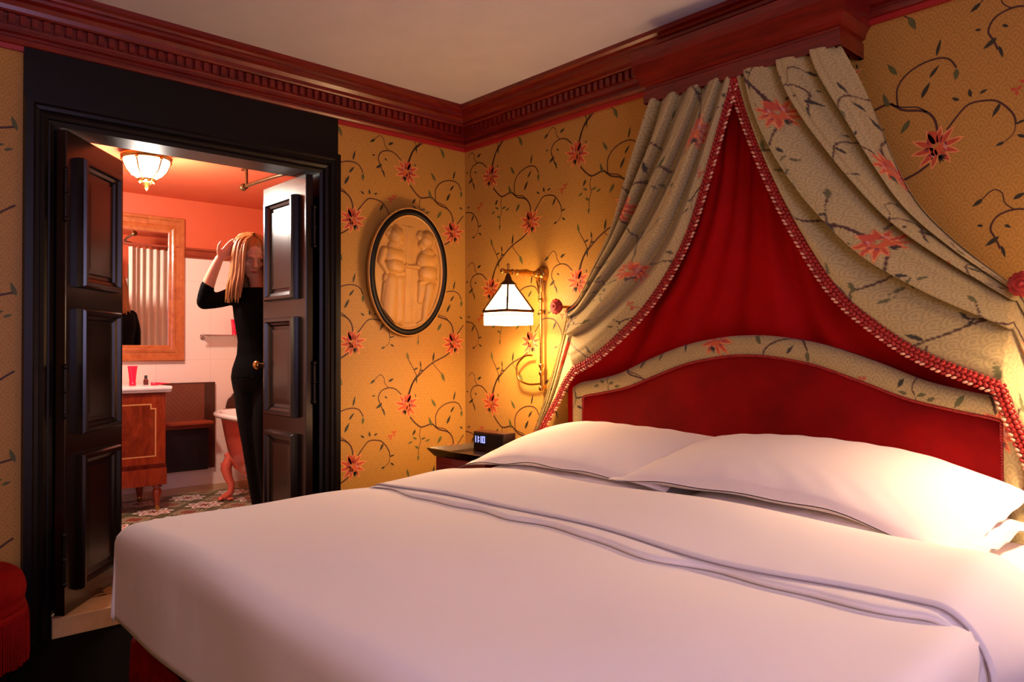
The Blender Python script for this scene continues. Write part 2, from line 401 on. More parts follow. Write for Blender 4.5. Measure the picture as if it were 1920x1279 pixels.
def tile_elems():
    E = []
    def st(o, pts, w=.0065, key='stem'):
        for q in ribbon([(o[0]+a, o[1]+b) for a, b in pts], w): E.append((q, key, 0))
    def lf(o, x, y, ang, L=.045, w=.014, key='leaf'): E.append((leaf_poly(o[0]+x, o[1]+y, R(ang), L, w), key, 1))
    A, B = A0, B0
    st(A, [(.012, -.053), (.037, -.082), (.067, -.11), (.104, -.13), (.173, -.116), (.197, -.132), (.228, -.153), (.292, -.171), (.324, -.205), (.335, -.255)], .0085)
    st(A, [(.18, -.12), (.22, -.14), (.27, -.152), (.30, -.176)], .005)
    st(A, [(.205, -.135), (.203, -.074), (.228, -.033), (.276, -.006), (.333, .002), (.373, -.011), (.395, -.047)])
    st(A, [(.097, -.133), (.088, -.175), (.097, -.205), (.084, -.244), (.08, -.285)], .004)
    st(A, [(.008, .051), (.03, .104), (.06, .152), (.082, .17), (.1, .21)])
    st(A, [(-.036, .062), (-.072, .092), (-.115, .102), (-.164, .087), (-.185, .048), (-.171, .015), (-.157, -.022)])
    st(A, [(-.118, .102), (-.143, .127), (-.15, .16), (-.175, .175), (-.206, .15)], .004)
    st(B, [(.03, .055), (.064, .097), (.097, .127), (.146, .128), (.186, .114), (.225, .065), (.232, .03)])
    st(B, [(.232, .03), (.225, 0), (.2, -.02)], .003)
    st(B, [(-.026, -.05), (-.064, -.075), (-.134, -.103), (-.188, -.134), (-.244, -.178), (-.29, -.223), (-.315, -.285)], .0085)
    st(B, [(-.26, -.19), (-.29, -.136), (-.322, -.089)], .005); st(B, [(-.15, -.115), (-.117, -.148), (-.09, -.175)], .004)
    for x, y, a, L, w in ((.175, -.13, 110, .06, .02), (.205, -.02, 125, .06, .02), (.333, .01, 75, .06, .013), (.283, -.125, 60, .06, .018), (.245, -.19, 235, .055, .022), (.06, -.14, 240, .04, .016), (.395, -.05, 265, .04, .02), (.31, -.06, 50, .05, .014)):
        lf(A, x, y, a, L, w, 'leafg' if w > .019 else 'leaf')
    for x, y, a, L, w in ((-.16, .02, 215, .05, .018), (-.155, -.01, 285, .045, .012), (-.205, .15, 215, .04, .016), (-.12, .135, 25, .04, .016), (-.205, .06, 170, .02, .01), (-.145, .055, 330, .022, .011), (.09, .19, 10, .03, .01), (.1, .21, 100, .04, .012), (.06, .06, 280, .02, .008)):
        lf(A, x, y, a, L, w)
    for x, y, a in ((.072, -.195, 160), (.10, -.20, 15), (.13, -.215, 20), (.085, -.25, 150), (.08, -.285, 265), (.04, -.205, 200)): lf(A, x, y, a, .035, .014, 'leafg')
    for x, y, a, L, w in ((-.318, -.095, 105, .05, .017), (-.285, -.15, 20, .035, .012), (-.268, -.18, 275, .05, .012), (-.15, -.105, 80, .06, .016), (-.09, -.17, 295, .06, .024), (.19, .11, 240, .05, .015), (.23, .03, 15, .035, .01), (.105, .15, 100, .03, .014), (.07, .148, 150, .028, .012), (.13, .155, 20, .026, .011), (.20, -.02, 200, .028, .012), (.235, -.005, 330, .03, .012)):
        lf(B, x, y, a, L, w, 'leafg' if w > .016 else 'leaf')
    for x, y in ((.26, .16), (.235, .14)):
        for a in (30, 150, 270): E.append((leaf_poly(B[0]+x, B[1]+y, R(a), .02, .012), 'petal', 1))
    E.extend(flower(*A, 1, .95)); E.extend(flower(*B, -1, .95))
    return E
TILE = tile_elems()
TILE.sort(key=lambda e: e[2])
KEYS = list(PRINT)
def decals(mb, u0, u1, v0, v1, fn, holes=()):
    # print polygons for the rectangle, placed by fn(u, v, lift)
    for k in range(int(math.floor((u0-1.2)/TU)), int(math.ceil(u1/TU))+1):
        for q in range(-2, 5):
            for pts, key, lay in TILE:
                P = [(x+k*TU, y-q*TV) for x, y in pts]
                cx = sum(p[0] for p in P)/len(P); cy = sum(p[1] for p in P)/len(P)
                if not (u0+.004 < min(p[0] for p in P) and max(p[0] for p in P) < u1-.004 and v0 < cy < v1): continue
                if any(a < cx < b and c < cy < d for a, b, c, d in holes): continue
                mb.add([fn(x, y, .0005+.00025*lay) for x, y in P], [tuple(range(len(P)))], 1+KEYS.index(key), False)
# rasterised repeat for cloth
RES = .0022; NU, NV = int(TU/RES), int(TV/RES)
RAST = np.full((NV, NU), -1, int)
def raster():
    for pts, key, lay in TILE:
        P = np.array(pts); lo = np.floor(P.min(0)/RES).astype(int)-1; hi = np.ceil(P.max(0)/RES).astype(int)+1
        xs = np.arange(lo[0], hi[0]+1); ys = np.arange(lo[1], hi[1]+1)
        X, Y = np.meshgrid((xs+.5)*RES, (ys+.5)*RES); ins = np.zeros(X.shape, bool); n = len(P)
        for i in range(n):
            (x1, y1), (x2, y2) = P[i], P[(i+1) % n]
            c = ((y1 > Y) != (y2 > Y)) & (X < (x2-x1)*(Y-y1)/((y2-y1) if abs(y2-y1) > 1e-12 else 1e-12)+x1)
            ins ^= c
        yy, xx = np.nonzero(ins); RAST[ys[yy] % NV, xs[xx] % NU] = KEYS.index(key)
raster()
def print_cloth(o, UV):
    # per-vertex print colour and a UV map, UV in metres of flat cloth
    me = o.data; UV = np.asarray(UV, float).reshape(-1, 2)
    idx = RAST[(np.floor(UV[:, 1]/RES).astype(int)) % NV, (np.floor(UV[:, 0]/RES).astype(int)) % NU]
    pal = np.array([(*PRINT[k], 1) for k in KEYS]+[(0, 0, 0, 0)], np.float32)
    at = me.color_attributes.new('print', 'FLOAT_COLOR', 'POINT'); at.data.foreach_set('color', pal[idx].ravel())
    uv = me.uv_layers.new(name='cloth'); li = np.zeros(len(me.loops), int); me.loops.foreach_get('vertex_index', li)
    uv.data.foreach_set('uv', UV[li].astype(np.float32).ravel())

# ------------------------------------------------------------------ the bedroom shell
HC = 2.575; XR = 4.55; YF = -4.3; WT = .165
BX, BZ, BC = -2.383, .08, 2.318               # bathroom back wall, floor level, ceiling level
BYL, BYR = -2.75, .07
OY0, OY1, OZ = -2.152, -.962, 2.08             # door opening
WP = ['paper']+['p_'+k for k in KEYS]
mb = MB()
mb.box((-WT, OY1, 0), (0, .12, HC)); mb.box((-WT, YF, 0), (0, OY0, HC)); mb.box((-WT, OY0, OZ), (0, OY1, HC))
ow = lambda u, v, l: (l, u-.659, v)
decals(mb, OY1+.10+.659, .659, .1, 2.36, ow)
decals(mb, -3.0+.659, OY0-.106+.659, .1, 2.36, ow)
struct(mb.build('wall_left', WP, fixn=False))
mb = MB(); mb.box((0, 0, 0), (XR, .12, HC))
decals(mb, 0, 3.9, .1, 2.36, lambda u, v, l: (u, -l, v), holes=[(1.45, 2.3, .1, 2.0)])
struct(mb.build('wall_back', WP, fixn=False))
mb = MB()
for a, b in (((XR, YF, 0), (XR+.12, -3.15, HC)), ((XR, -1.55, 0), (XR+.12, .12, HC)), ((XR, -3.15, 0), (XR+.12, -1.55, 1.0)), ((XR, -3.15, 2.3), (XR+.12, -1.55, HC))): mb.box(a, b)
struct(mb.build('wall_right', 'paper'))
struct(MB().box((0, YF-.12, 0), (XR, YF, HC)).build('wall_front', 'paper'))
wf = MB()
for a, b in (((XR+.03, -3.15, 1.0), (XR+.09, -3.09, 2.3)), ((XR+.03, -1.61, 1.0), (XR+.09, -1.55, 2.3)), ((XR+.03, -2.38, 1.0), (XR+.09, -2.32, 2.3)), ((XR+.03, -3.15, 1.0), (XR+.09, -1.55, 1.06)), ((XR+.03, -3.15, 2.24), (XR+.09, -1.55, 2.3))): wf.box(a, b)
struct(wf.build('window_1', 'black'))
struct(MB().box((0, YF, -.05), (XR, 0, 0)).build('floor', 'carpet'))
struct(MB().box((-WT, YF-.12, HC), (XR+.12, .12, HC+.06)).build('ceiling', 'plaster'))
# crown moulding with dentils, mitred round the room
room = [(0, 0), (0, YF), (XR, YF), (XR, 0)]   # counter-clockwise: left normal points into the room
prof = [(0, 2.352), (.014, 2.352), (.016, 2.371), (.026, 2.373), (.034, 2.382), (.034, 2.392), (.026, 2.398), (.026, 2.408), (.044, 2.412), (.044, 2.428), (.046, 2.431), (.046, 2.476), (.068, 2.478), (.074, 2.484), (.078, 2.50), (.092, 2.515), (.116, 2.522), (.118, 2.535), (.132, 2.538), (.136, 2.548), (.150, 2.556), (.152, 2.575)]
mis = [2, 2]+[0]*19
crown = MB().sweep(room, prof, lambda u, v, h: (u, v, h), closed=True, mis=mis)
pitch, gap = .0392, .0178
def dentils(fx, n):
    for k in range(n):
        a = .06+k*pitch; crown.box(*fx(a, a+pitch-gap), mi=0)
dentils(lambda a, b: ((.044, -b, 2.436), (.064, -a, 2.474)), 106)
dentils(lambda a, b: ((a, -.064, 2.436), (b, -.044, 2.474)), 113)
dentils(lambda a, b: ((XR-.064, -b, 2.436), (XR-.044, -a, 2.474)), 106)
struct(crown.build('trim_1', ['mahogany', 'mahogany', 'strip']))
# black door casing: moulded jambs and a flat lintel board up to the crown
cs = MB()
prof = [(-.002, -.165), (-.002, .006), (.012, .012), (.018, .012), (.022, .022), (.034, .030), (.048, .024), (.052, .030), (.066, .032), (.074, .040), (.102, .040), (.104, 0)]
cs.sweep([(OY1, -.04), (OY1, OZ), (OY0, OZ), (OY0, -.04)][::-1], prof, lambda u, v, h: (h, u, v))
cs.box((-.164, OY0, BZ), (-.112, OY0+.052, OZ)); cs.box((0, OY0-.104, OZ+.09), (.018, OY1+.098, 2.372))
struct(cs.build('trim_2', 'blackmatt'))
th = MB().box((-WT-.02, OY0+.004, -.02), (.004, OY1-.004, BZ)); struct(th.build('trim_3', 'stone', bevel=.004))
bb = MB()
for y0, y1 in ((OY1+.10, 0), (YF, OY0-.10)): bb.box((0, y0, 0), (.02, y1, .14))
bb.box((0, -.02, 0), (XR, 0, .14)); struct(bb.build('baseboard_left', 'black'))

# ------------------------------------------------------------------ bathroom shell
bk = MB(); bk.box((BX-.1, BYL, -.02), (BX, BYR, 1.885), 0); bk.box((BX-.1, BYL, 1.885), (BX, BYR, BC+.05), 1)
bk.box((BX, BYL, BZ), (BX+.012, BYR, BZ+.05), 2)
struct(bk.build('wall_bathroom_back', ['walltile', 'coral', 'stone']))
for nm, y0, y1 in (('wall_bathroom_right', BYR, BYR+.1), ('wall_bathroom_left', BYL-.1, BYL)):
    w = MB(); w.box((BX-.1, y0, -.02), (-WT, y1, 1.885), 0); w.box((BX-.1, y0, 1.885), (-WT, y1, BC+.05), 1); struct(w.build(nm, ['walltile', 'coral']))
w = MB()
for y0, y1, z0 in ((BYL, OY0, BZ), (OY1, BYR, BZ), (OY0, OY1, OZ)):
    w.box((-WT-.012, y0, z0), (-WT-.001, y1, 1.885 if z0 < 1 else OZ+.01), 0); w.box((-WT-.012, y0, max(z0, 1.885)), (-WT-.001, y1, BC), 1)
struct(w.build('wall_bathroom_front', ['walltile', 'coral']))
struct(MB().box((BX-.1, BYL-.1, BC), (-WT, BYR+.1, BC+.05)).build('ceiling_bathroom', 'coral'))
struct(MB().box((BX-.1, BYL-.1, BZ-.1), (-WT-.018, BYR+.1, BZ)).build('floor_bathroom', 'tilefloor'))
rl = MB(); pr = [(0, 1.875), (.012, 1.875), (.014, 1.885), (.006, 1.89), (.010, 1.90), (.012, 1.93), (.026, 1.938), (.028, 1.952), (0, 1.955)]
rl.sweep([(BX, BYR), (BX, BYL)], pr, lambda u, v, h: (u, v, h)); rl.sweep([(-WT-.012, BYR), (BX, BYR)], pr, lambda u, v, h: (u, v, h))
struct(rl.build('trim_4', 'railwood'))

# ------------------------------------------------------------------ double doors, black lacquer with raised panels
PAN = ((1.43, 1.975), (.815, 1.342), (.17, .735))
def door(name, hinge, ang, W, side, label, knob):
    # local: x from hinge along the leaf, y out of the seen face, z up
    H0, H1, T = BZ+.012, 2.066, .04
    root = thing(name, label, 'door', (hinge[0], hinge[1], H0)); root['kind'] = 'structure'
    ca, sa = math.cos(ang), math.sin(ang); ex = Vector((ca, sa, 0)); ey = Vector((sa, -ca, 0))*side; O = Vector((*hinge, 0))
    P = lambda a, b, z: O+ex*a+ey*b+Vector((0, 0, z))
    lf = MB(); Mx = Matrix(((ex.x, ey.x, 0, O.x), (ex.y, ey.y, 0, O.y), (0, 0, 1, 0), (0, 0, 0, 1)))
    lf.box((0, -T, H0), (W, 0, H1), 0, Mx)
    lf.build('leaf', 'black', root, bevel=.003)
    fr = [(0, 0), (.003, .026), (.009, .036), (.024, .036), (.030, .022), (.042, .017), (.048, .008), (.064, .006), (.066, .013), (.09, .014)]
    for k, (z0, z1) in enumerate(PAN):
        pn = MB(); x0, x1 = .085, W-.075
        for dirn in (1, -1):
            pn.sweep([(x0, z0), (x1, z0), (x1, z1), (x0, z1)], fr, lambda u, v, h: P(u, h if dirn > 0 else -T-h, v), closed=True)
            y = .014 if dirn > 0 else -T-.014
            pn.add([P(x0+.09, y, z0+.09), P(x1-.09, y, z0+.09), P(x1-.09, y, z1-.09), P(x0+.09, y, z1-.09)], [(0, 1, 2, 3)], 0, False)
        pn.build('panel', 'black', root, bevel=.0015)
    for z in (1.80, 1.0, .32):
        h = MB(); c = P(-.008, -T-.002 if side > 0 else -T-.002, 0)
        h.tube([c+Vector((0, 0, z-.09)), c+Vector((0, 0, z+.09))], .009, 10)
        for q in (-.1, .1, 0): h.ball(c+Vector((0, 0, z+q)), .012)
        tag(h.build('hinge', 'iron', root), 'dark metal hinge')
    if knob:
        k = MB(); a = W-.03; q = P(a, 0, 1.085)
        prof = [(.022, 0), (.024, .004), (.012, .008), (.009, .026), (.016, .034), (.024, .044), (.026, .054), (.018, .064), (.006, .068), (0, .068)]
        prs = []
        n = ey
        for r_, h_ in prof: prs.append([q+n*h_+(ex*math.cos(t*math.pi/8)+Vector((0, 0, 1))*math.sin(t*math.pi/8))*r_ for t in range(16)])
        k.grid(prs, cv=True); tag(k.build('door_knob', 'brass', root), 'brass knob')
        e = MB(); c = P(a, .004, 1.0)
        rot = Matrix((ex, ey, Vector((0, 0, 1)))).transposed()
        e.ball(c, (.016, .006, .038), rot=rot); tag(e.build('keyhole_plate', 'brass', root), 'brass keyhole plate')
    return root
hl = Vector((-.43, .37)); door('door_1', (.010, -2.142), math.atan2(hl.y, hl.x)+R(2), .512, -1, 'black panelled door leaf half open, hinged beside the crimson stool', False)
door('door_2', (-.012, -1.030), math.pi, .505, -1, 'black panelled door leaf with brass knob, swung open beside the person', True)

# ------------------------------------------------------------------ bed
BX0, BX1 = .945, 3.02; FY = -2.15
bed = thing('bed', 'king size bed base and mattress with fringed red valance under white bedding', 'bed', (CEN, -1.1, 0))
b = MB(); b.box((BX0+.03, FY+.04, .27), (BX1-.03, -.12, .36)); b.build('bed_frame', 'black', bed, bevel=.01)
sk = MB()                                            # gathered velvet valance round the base
loop = [(BX0+.03, -.12), (BX0+.03, FY+.035), (BX1-.03, FY+.035), (BX1-.03, -.12)]
Q = resample(loop, 420); nrm = np.zeros_like(Q)
dq = np.gradient(Q, axis=0); dq /= np.linalg.norm(dq, axis=1)[:, None]; nrm = np.stack([dq[:, 1], -dq[:, 0]], 1)
rows = []
for z, k in ((.275, .2), (.26, .6), (.2, .9), (.13, 1)):
    wv = .006*np.sin(np.arange(420)*.9)*k+.012*k
    rows.append(np.c_[Q+nrm*wv[:, None]*1, np.full(420, z)])
sk.grid(np.array(rows)); sk.build('valance', 'velvet', bed, solid=.006)
fg = MB()
for i in range(0, 418, 1):
    p = Q[i]+nrm[i]*.014; h = .03+.006*rng.random()
    fg.tube([(p[0], p[1], .135), (p[0]+nrm[i][0]*.002, p[1]+nrm[i][1]*.002, .085), (p[0], p[1], h)], [.0035, .003, .0025], 5, cap=False)
tag(fg.build('fringe', 'velvet', bed), 'long red bullion fringe')
mt = MB(); mt.box((BX0+.02, FY+.03, .35), (BX1-.02, -.125, .575)); mt.build('mattress', 'linen', bed, bevel=.05)
# headboard: serpentine outline, floral roll border round a velvet field
OUT = [(-.955, .98), (-.90, 1.005), (-.80, 1.022), (-.66, 1.055), (-.50, 1.118), (-.30, 1.183), (-.12, 1.214), (0, 1.22)]
INN = [(-.885, .935), (-.84, .945), (-.74, .962), (-.60, .992), (-.46, 1.042), (-.28, 1.102), (-.11, 1.132), (0, 1.138)]
def outline(H, z0, n):
    P = smoothpath([(a, z) for a, z in H]+[(-a, z) for a, z in H[-2::-1]], 6); P[:, 0] += CEN
    P = np.vstack([[(P[0, 0], z0)], P, [(P[-1, 0], z0)]]); return resample(P, n)
NH = 300
o_, i_ = outline(OUT, .30, NH), outline(INN, .30, NH)
hbt = thing('headboard', 'arched crimson velvet headboard with a padded floral border, fixed to the wall', 'headboard', (CEN, -.06, .3))
hb = MB(); bk_ = [[(x, -.02, z) for x, z in o_], [(x, -.075, z) for x, z in o_]]
hb.grid(bk_); hb.add([(x, -.06, z) for x, z in o_], [tuple(range(NH))], 0, False); hb.add([(x, -.02, z) for x, z in o_], [tuple(range(NH))[::-1]], 0, False)
hb.build('back_shell', 'velvet', hbt); head = hbt
rb = MB(); P = []; UV = []; KR = 22
for k in range(KR+1):
    t = k/KR; a = math.pi*t; w = .5-.5*math.cos(a); hgt = .07+.042*math.sin(a)**.7
    P.append([(o_[i][0]*(1-w)+i_[i][0]*w, -hgt, o_[i][1]*(1-w)+i_[i][1]*w) for i in range(NH)])
    UV.append([(P[-1][i][0]-.20, P[-1][i][2]+.31) for i in range(NH)])
# finer grid along the roll so the print is crisp
def refine(P, fu, fv):
    P = np.asarray(P, float); n, m = P.shape[:2]
    a = np.linspace(0, n-1, (n-1)*fu+1); b = np.linspace(0, m-1, (m-1)*fv+1)
    P = np.stack([[np.interp(a, np.arange(n), P[:, j, k]) for j in range(m)] for k in range(P.shape[2])], -1).transpose(1, 0, 2)
    return np.stack([[np.interp(b, np.arange(m), P[i, :, k]) for i in range(P.shape[0])] for k in range(P.shape[2])], -1)
P, UV = refine(P, 2, 4), refine(UV, 2, 4)
rb.grid(P); ro = rb.build('floral_border', 'cloth', head); print_cloth(ro, UV); tag(ro, 'padded floral damask border')
vp = MB(); zc = np.linspace(0, 1, 26); P = []
for i in range(NH):
    x, zt = i_[i]
    e = min(1, (i+1)/12, (NH-i)/12)
    P.append([(x, -.078-.02*min(1, (1-q)*8)**.5*e-.012*math.sin(math.pi*min(1, max(0, (x-CEN+.9)/1.8))), .32+(zt-.32)*q) for q in zc])
vp.grid(np.array(P)); vp.build('velvet_panel', 'velvet', head)
cd = MB(); cd.tube([(x, -.092, z) for x, z in i_], .006, 8); 
for k, p in enumerate(resample(np.array([(x, -.095, z) for x, z in i_]), 330)): cd.ball(p, (.006, .005, .004), 0, 6, 4)
tag(cd.build('braid', 'ribbon', head), 'thin red braid')

# ------------------------------------------------------------------ bedding
def edge(d, Rr):
    if d <= 0: return 0, 0
    if d < math.pi*Rr/2: return Rr*math.sin(d/Rr), Rr*(1-math.cos(d/Rr))
    return Rr+.006*min(1, (d-math.pi*Rr/2)/.2), Rr+d-math.pi*Rr/2
def wav(x, y):
    return .006*math.sin(3.1*x+1.3*y)+.004*math.sin(7*x-4*y+1)+.003*math.sin(11*y+5*x)
def blanket(x0, x1, y0, y1, ztop, Rr, Rf, drop_side, drop_foot, step=.018):
    # draped sheet: rolls over three edges
    ss = np.arange(-drop_side-Rr*.57, (x1-x0)+drop_side+Rr*.57+step, step); tt = np.arange(-drop_foot-Rf*.57, y1-y0+step*.5, step)
    P = []
    for s in ss:
        row = []
        for t in tt:
            x, y = x0+s, y0+t
            dl, dr, df = (x0+Rr)-x, x-(x1-Rr), (y0+Rf)-y
            ol, zl = edge(dl, Rr); orr, zr = edge(dr, Rr); of, zf = edge(df, Rf)
            X = min(max(x, x0+Rr), x1-Rr)-ol+orr; Y = max(y, y0+Rf)-of
            zz = max(zl, zr); drop = (zz**14+zf**14)**(1/14)
            if zz > Rr: X += .006*math.sin(9*y+2*x)*(1 if zr > 0 else -1)*min(1, (zz-Rr)/.1)
            if zf > Rr: Y += .006*math.sin(8*x)*min(1, (zf-Rr)/.1)
            dome = .02*math.cos(min(1, abs((X-CEN)/1.0))*math.pi/2)
            row.append((X, Y, ztop+dome+wav(X, Y)*(1-min(1, drop/Rr))-drop))
        P.append(row)
    P = np.array(P)
    return P
dv = thing('duvet', 'smooth white duvet spread over the bed with its sheet folded down', 'duvet', (CEN, -1.5, .6))
P = blanket(.950, 3.05, FY-.01, -.80, .618, .038, .06, .235, .225)
g = MB(); g.grid(P); g.build('cover', 'linen', dv, solid=.012)
def crease(x): return .012*math.sin(4.3*x)+.008*math.sin(9*x+1)
def band(profile, zt, x0, x1, drop, shift, ns=170):
    # profile: closed list of (y, height) drawn across the fold; it bends down over both sides of the bed
    P = []; Rr = .085
    for s in np.linspace(-drop, (x1-x0)+drop, ns):
        x = x0+s; dl, dr = (x0+Rr)-x, x-(x1-Rr); ol, zl = edge(dl, Rr); orr, zr = edge(dr, Rr)
        X = min(max(x, x0+Rr), x1-Rr)-ol+orr; zd = max(zl, zr); n = min(1, zd/Rr); row = []
        for y, h in profile:
            y = y+shift(x)*max(0, min(1, (-.9-y)/.3)); q = max(0, min(1, (x-x0)/.6)); h = h*(.38+.62*q*q*(3-2*q))
            row.append((X+(h*n)*(1 if zr > 0 else -1), y, zt+h*(1-n)+.02*math.cos(min(1, abs((X-CEN)/1.0))*math.pi/2)*(1-n)+wav(X, y)*(1-n)-zd))
        P.append(row)
    return np.array(P)
def fine(pr, n=46):
    return [tuple(p) for p in resample(smoothpath(pr, 6), n)]
DX0, DX1 = .948, 3.05
lo = band(fine([(-.90, -.004), (-.95, .012), (-1.10, .016), (-1.22, .014), (-1.275, .010), (-1.282, .004), (-1.27, -.003), (-1.1, -.004), (-.90, -.004)]), .630, DX0, DX1, .24, lambda x: .7*crease(x+.3)+.012*math.sin(13*x)+.007*math.sin(23*x+1))
g = MB(); g.grid(lo); g.build('folded_edge', 'linen', dv)
up = band(fine([(-.80, .0), (-.815, .030), (-.86, .056), (-.92, .068), (-1.00, .064), (-1.11, .044), (-1.20, .024), (-1.235, .015), (-1.24, .010), (-1.2, .006), (-1.0, .004), (-.80, .0)]), .634, DX0-.007, DX1+.006, .24, crease)
g = MB(); g.grid(up); tag(g.build('turned_down_sheet', 'linen', dv), 'broad turned-down top sheet')
ie = int(np.argmin(up[80, :, 1])); ln = up[:, ie, :]+np.array([0, -.003, -.002])
hem = MB(); hem.tube([tuple(p) for p in ln], .0016, 6); tag(hem.build('hem', 'piping_shade', dv), 'grey hem and its thin shadow line')  # hem piping with the fold's thin shadow line painted in as grey

def pillow(label, c, a, bw, th, tilt, yaw, seed, sag=0., droop=0.):
    r_ = np.random.default_rng(seed); ph = r_.random(8)*6.3
    n, m = 80, 44; top, bot = [], []
    T = Matrix.Rotation(yaw, 3, 'Z') @ Matrix.Rotation(tilt, 3, 'X')
    for i in range(n+1):
        u = -1+2*i/n; rt, rbm = [], []
        for j in range(m+1):
            v = -1+2*j/m
            uu = min(1, abs(u)/.93); k = max(0, 1-uu**3.2)**.55*max(0, 1-abs(v)**2.6)**.6
            fl = 1+.05*(abs(u*v))**3
            px = a*u*fl-.035*a*u*(v*v)*(1-abs(u)**4)*0; py = bw*v*fl*(1-.06*(1-u*u))
            cr = (1-k)*(.005*math.sin(11*u+7*v+ph[0])+.003*math.sin(17*v-9*u+ph[1]))*(1-k)+.004*math.sin(5*u+ph[2])*k
            wr = .002*math.sin(30*u+6*math.sin(4*v+ph[3]))*math.exp(-((abs(v)-.75)/.2)**2)*k
            s_ = -sag*(u*u)-abs(droop)*max(0, u if droop > 0 else -u)**3
            rt.append(T @ Vector((px, py, th*k+cr+wr+s_))+Vector(c)); rbm.append(T @ Vector((px, py, -th*.55*k+cr-.003+s_))+Vector(c))
        top.append(rt); bot.append(rbm)
    g = MB(); g.grid(top); g.grid(bot)
    o = g.build('pillow', 'pillowlinen'); tag(o, label, 'pillow', 'white pillows on the bed')
    w = o.modifiers.new('weld', 'WELD'); w.merge_threshold = .0008
    return o
pillow('white pillow underneath, nearest the bedside table, its edge showing below the upper one', (1.40, -.45, .628), .49, .31, .056, R(2), R(1), 3)
pillow('white pillow underneath at the end of the bed beyond the middle, mostly covered', (2.40, -.45, .628), .49, .31, .056, R(2), R(-1), 4)
pillow('plump white upper pillow reaching over the bedside table with the clock', (1.365, -.39, .742), .53, .30, .078, R(10), R(2), 5, .02, -.035)
pillow('plump white upper pillow in front of the light patch on the velvet, brightest lit', (2.29, -.40, .752), .565, .30, .082, R(10), R(-2), 6, .01, .085)

# ------------------------------------------------------------------ bedside table and clock radio
nx0, nx1, ny0, ny1 = .43, .87, -.59, -.06
ns = thing('nightstand', 'red lacquered bedside table with a black flared tray top, in the corner by the bed', 'bedside table', ((nx0+nx1)/2, -.33, 0))
b = MB(); b.box((nx0+.028, ny0+.028, .20), (nx1-.028, ny1-.02, .632)); b.build('cabinet', 'lacquer', ns, bevel=.004)
d = MB(); d.box((nx0+.06, ny0+.016, .40), (nx1-.06, ny0+.03, .60)); dr = d.build('drawer', 'lacquer', ns, bevel=.003)
k = MB(); k.lathe([(.006, 0), (.006, .012), (.014, .018), (.012, .028), (0, .03)], ((nx0+nx1)/2, ny0+.016, .49), axis='y'); tag(k.build('knob', 'brass', dr), 'brass knob')
tr = MB(); pr = [(.05, .628), (.024, .632), (.004, .658), (-.006, .672), (.004, .674), (.026, .648), (.05, .644)]
tr.sweep([(nx0, ny0), (nx1, ny0), (nx1, ny1), (nx0, ny1)], pr, lambda u, v, h: (u, v, h), closed=True)
tr.box((nx0+.045, ny0+.045, .628), (nx1-.045, ny1-.045, .645)); tag(tr.build('tray_top', 'black', ns), 'black flared tray top')
for x in (nx0+.07, nx1-.07):
    for y in (ny0+.07, ny1-.05):
        l = MB(); l.tube([(x, y, .22), (x, y, .1), (x, y, 0)], [.022, .018, .013], 10); l.build('leg', 'black', ns)
ck = thing('clock_radio', 'small dark wooden digital clock showing pale blue digits on the bedside table', 'clock', (.60, -.30, .63))
fr = Matrix.Translation((.60, -.30, .646)) @ Matrix.Rotation(R(4), 4, 'Z')
c = MB(); c.box((-.11, -.04, 0), (.11, .05, .098), 0, fr); c.build('case', 'clockbody', ck, bevel=.005)
c = MB(); c.box((-.10, -.043, .022), (.10, -.039, .088), 0, fr); c.build('display_window', 'soot', ck)
SEG = {'0': 'abcdef', '1': 'bc', '9': 'abcdfg'}
dg = MB()
def digit(ch, x, z, w, h):
    s = .0045; segs = dict(a=(x, z+h-s, x+w, z+h), b=(x+w-s, z+h/2, x+w, z+h), c=(x+w-s, z, x+w, z+h/2), d=(x, z, x+w, z+s), e=(x, z, x+s, z+h/2), f=(x, z+h/2, x+s, z+h), g=(x, z+h/2-s/2, x+w, z+h/2+s/2))
    for q in SEG[ch]: a_, b_, c_, d_ = segs[q]; dg.box((a_, -.0455, b_), (c_, -.043, d_), 0, fr)
digit('1', -.098, .042, .014, .034); digit('1', -.078, .042, .012, .034); digit('1', -.058, .042, .013, .034); digit('0', -.038, .042, .018, .034)
for z in (.050, .066): dg.box((-.062, -.0455, z), (-.059, -.043, z+.004), 0, fr)
dg.build('digits', 'digit', ck)

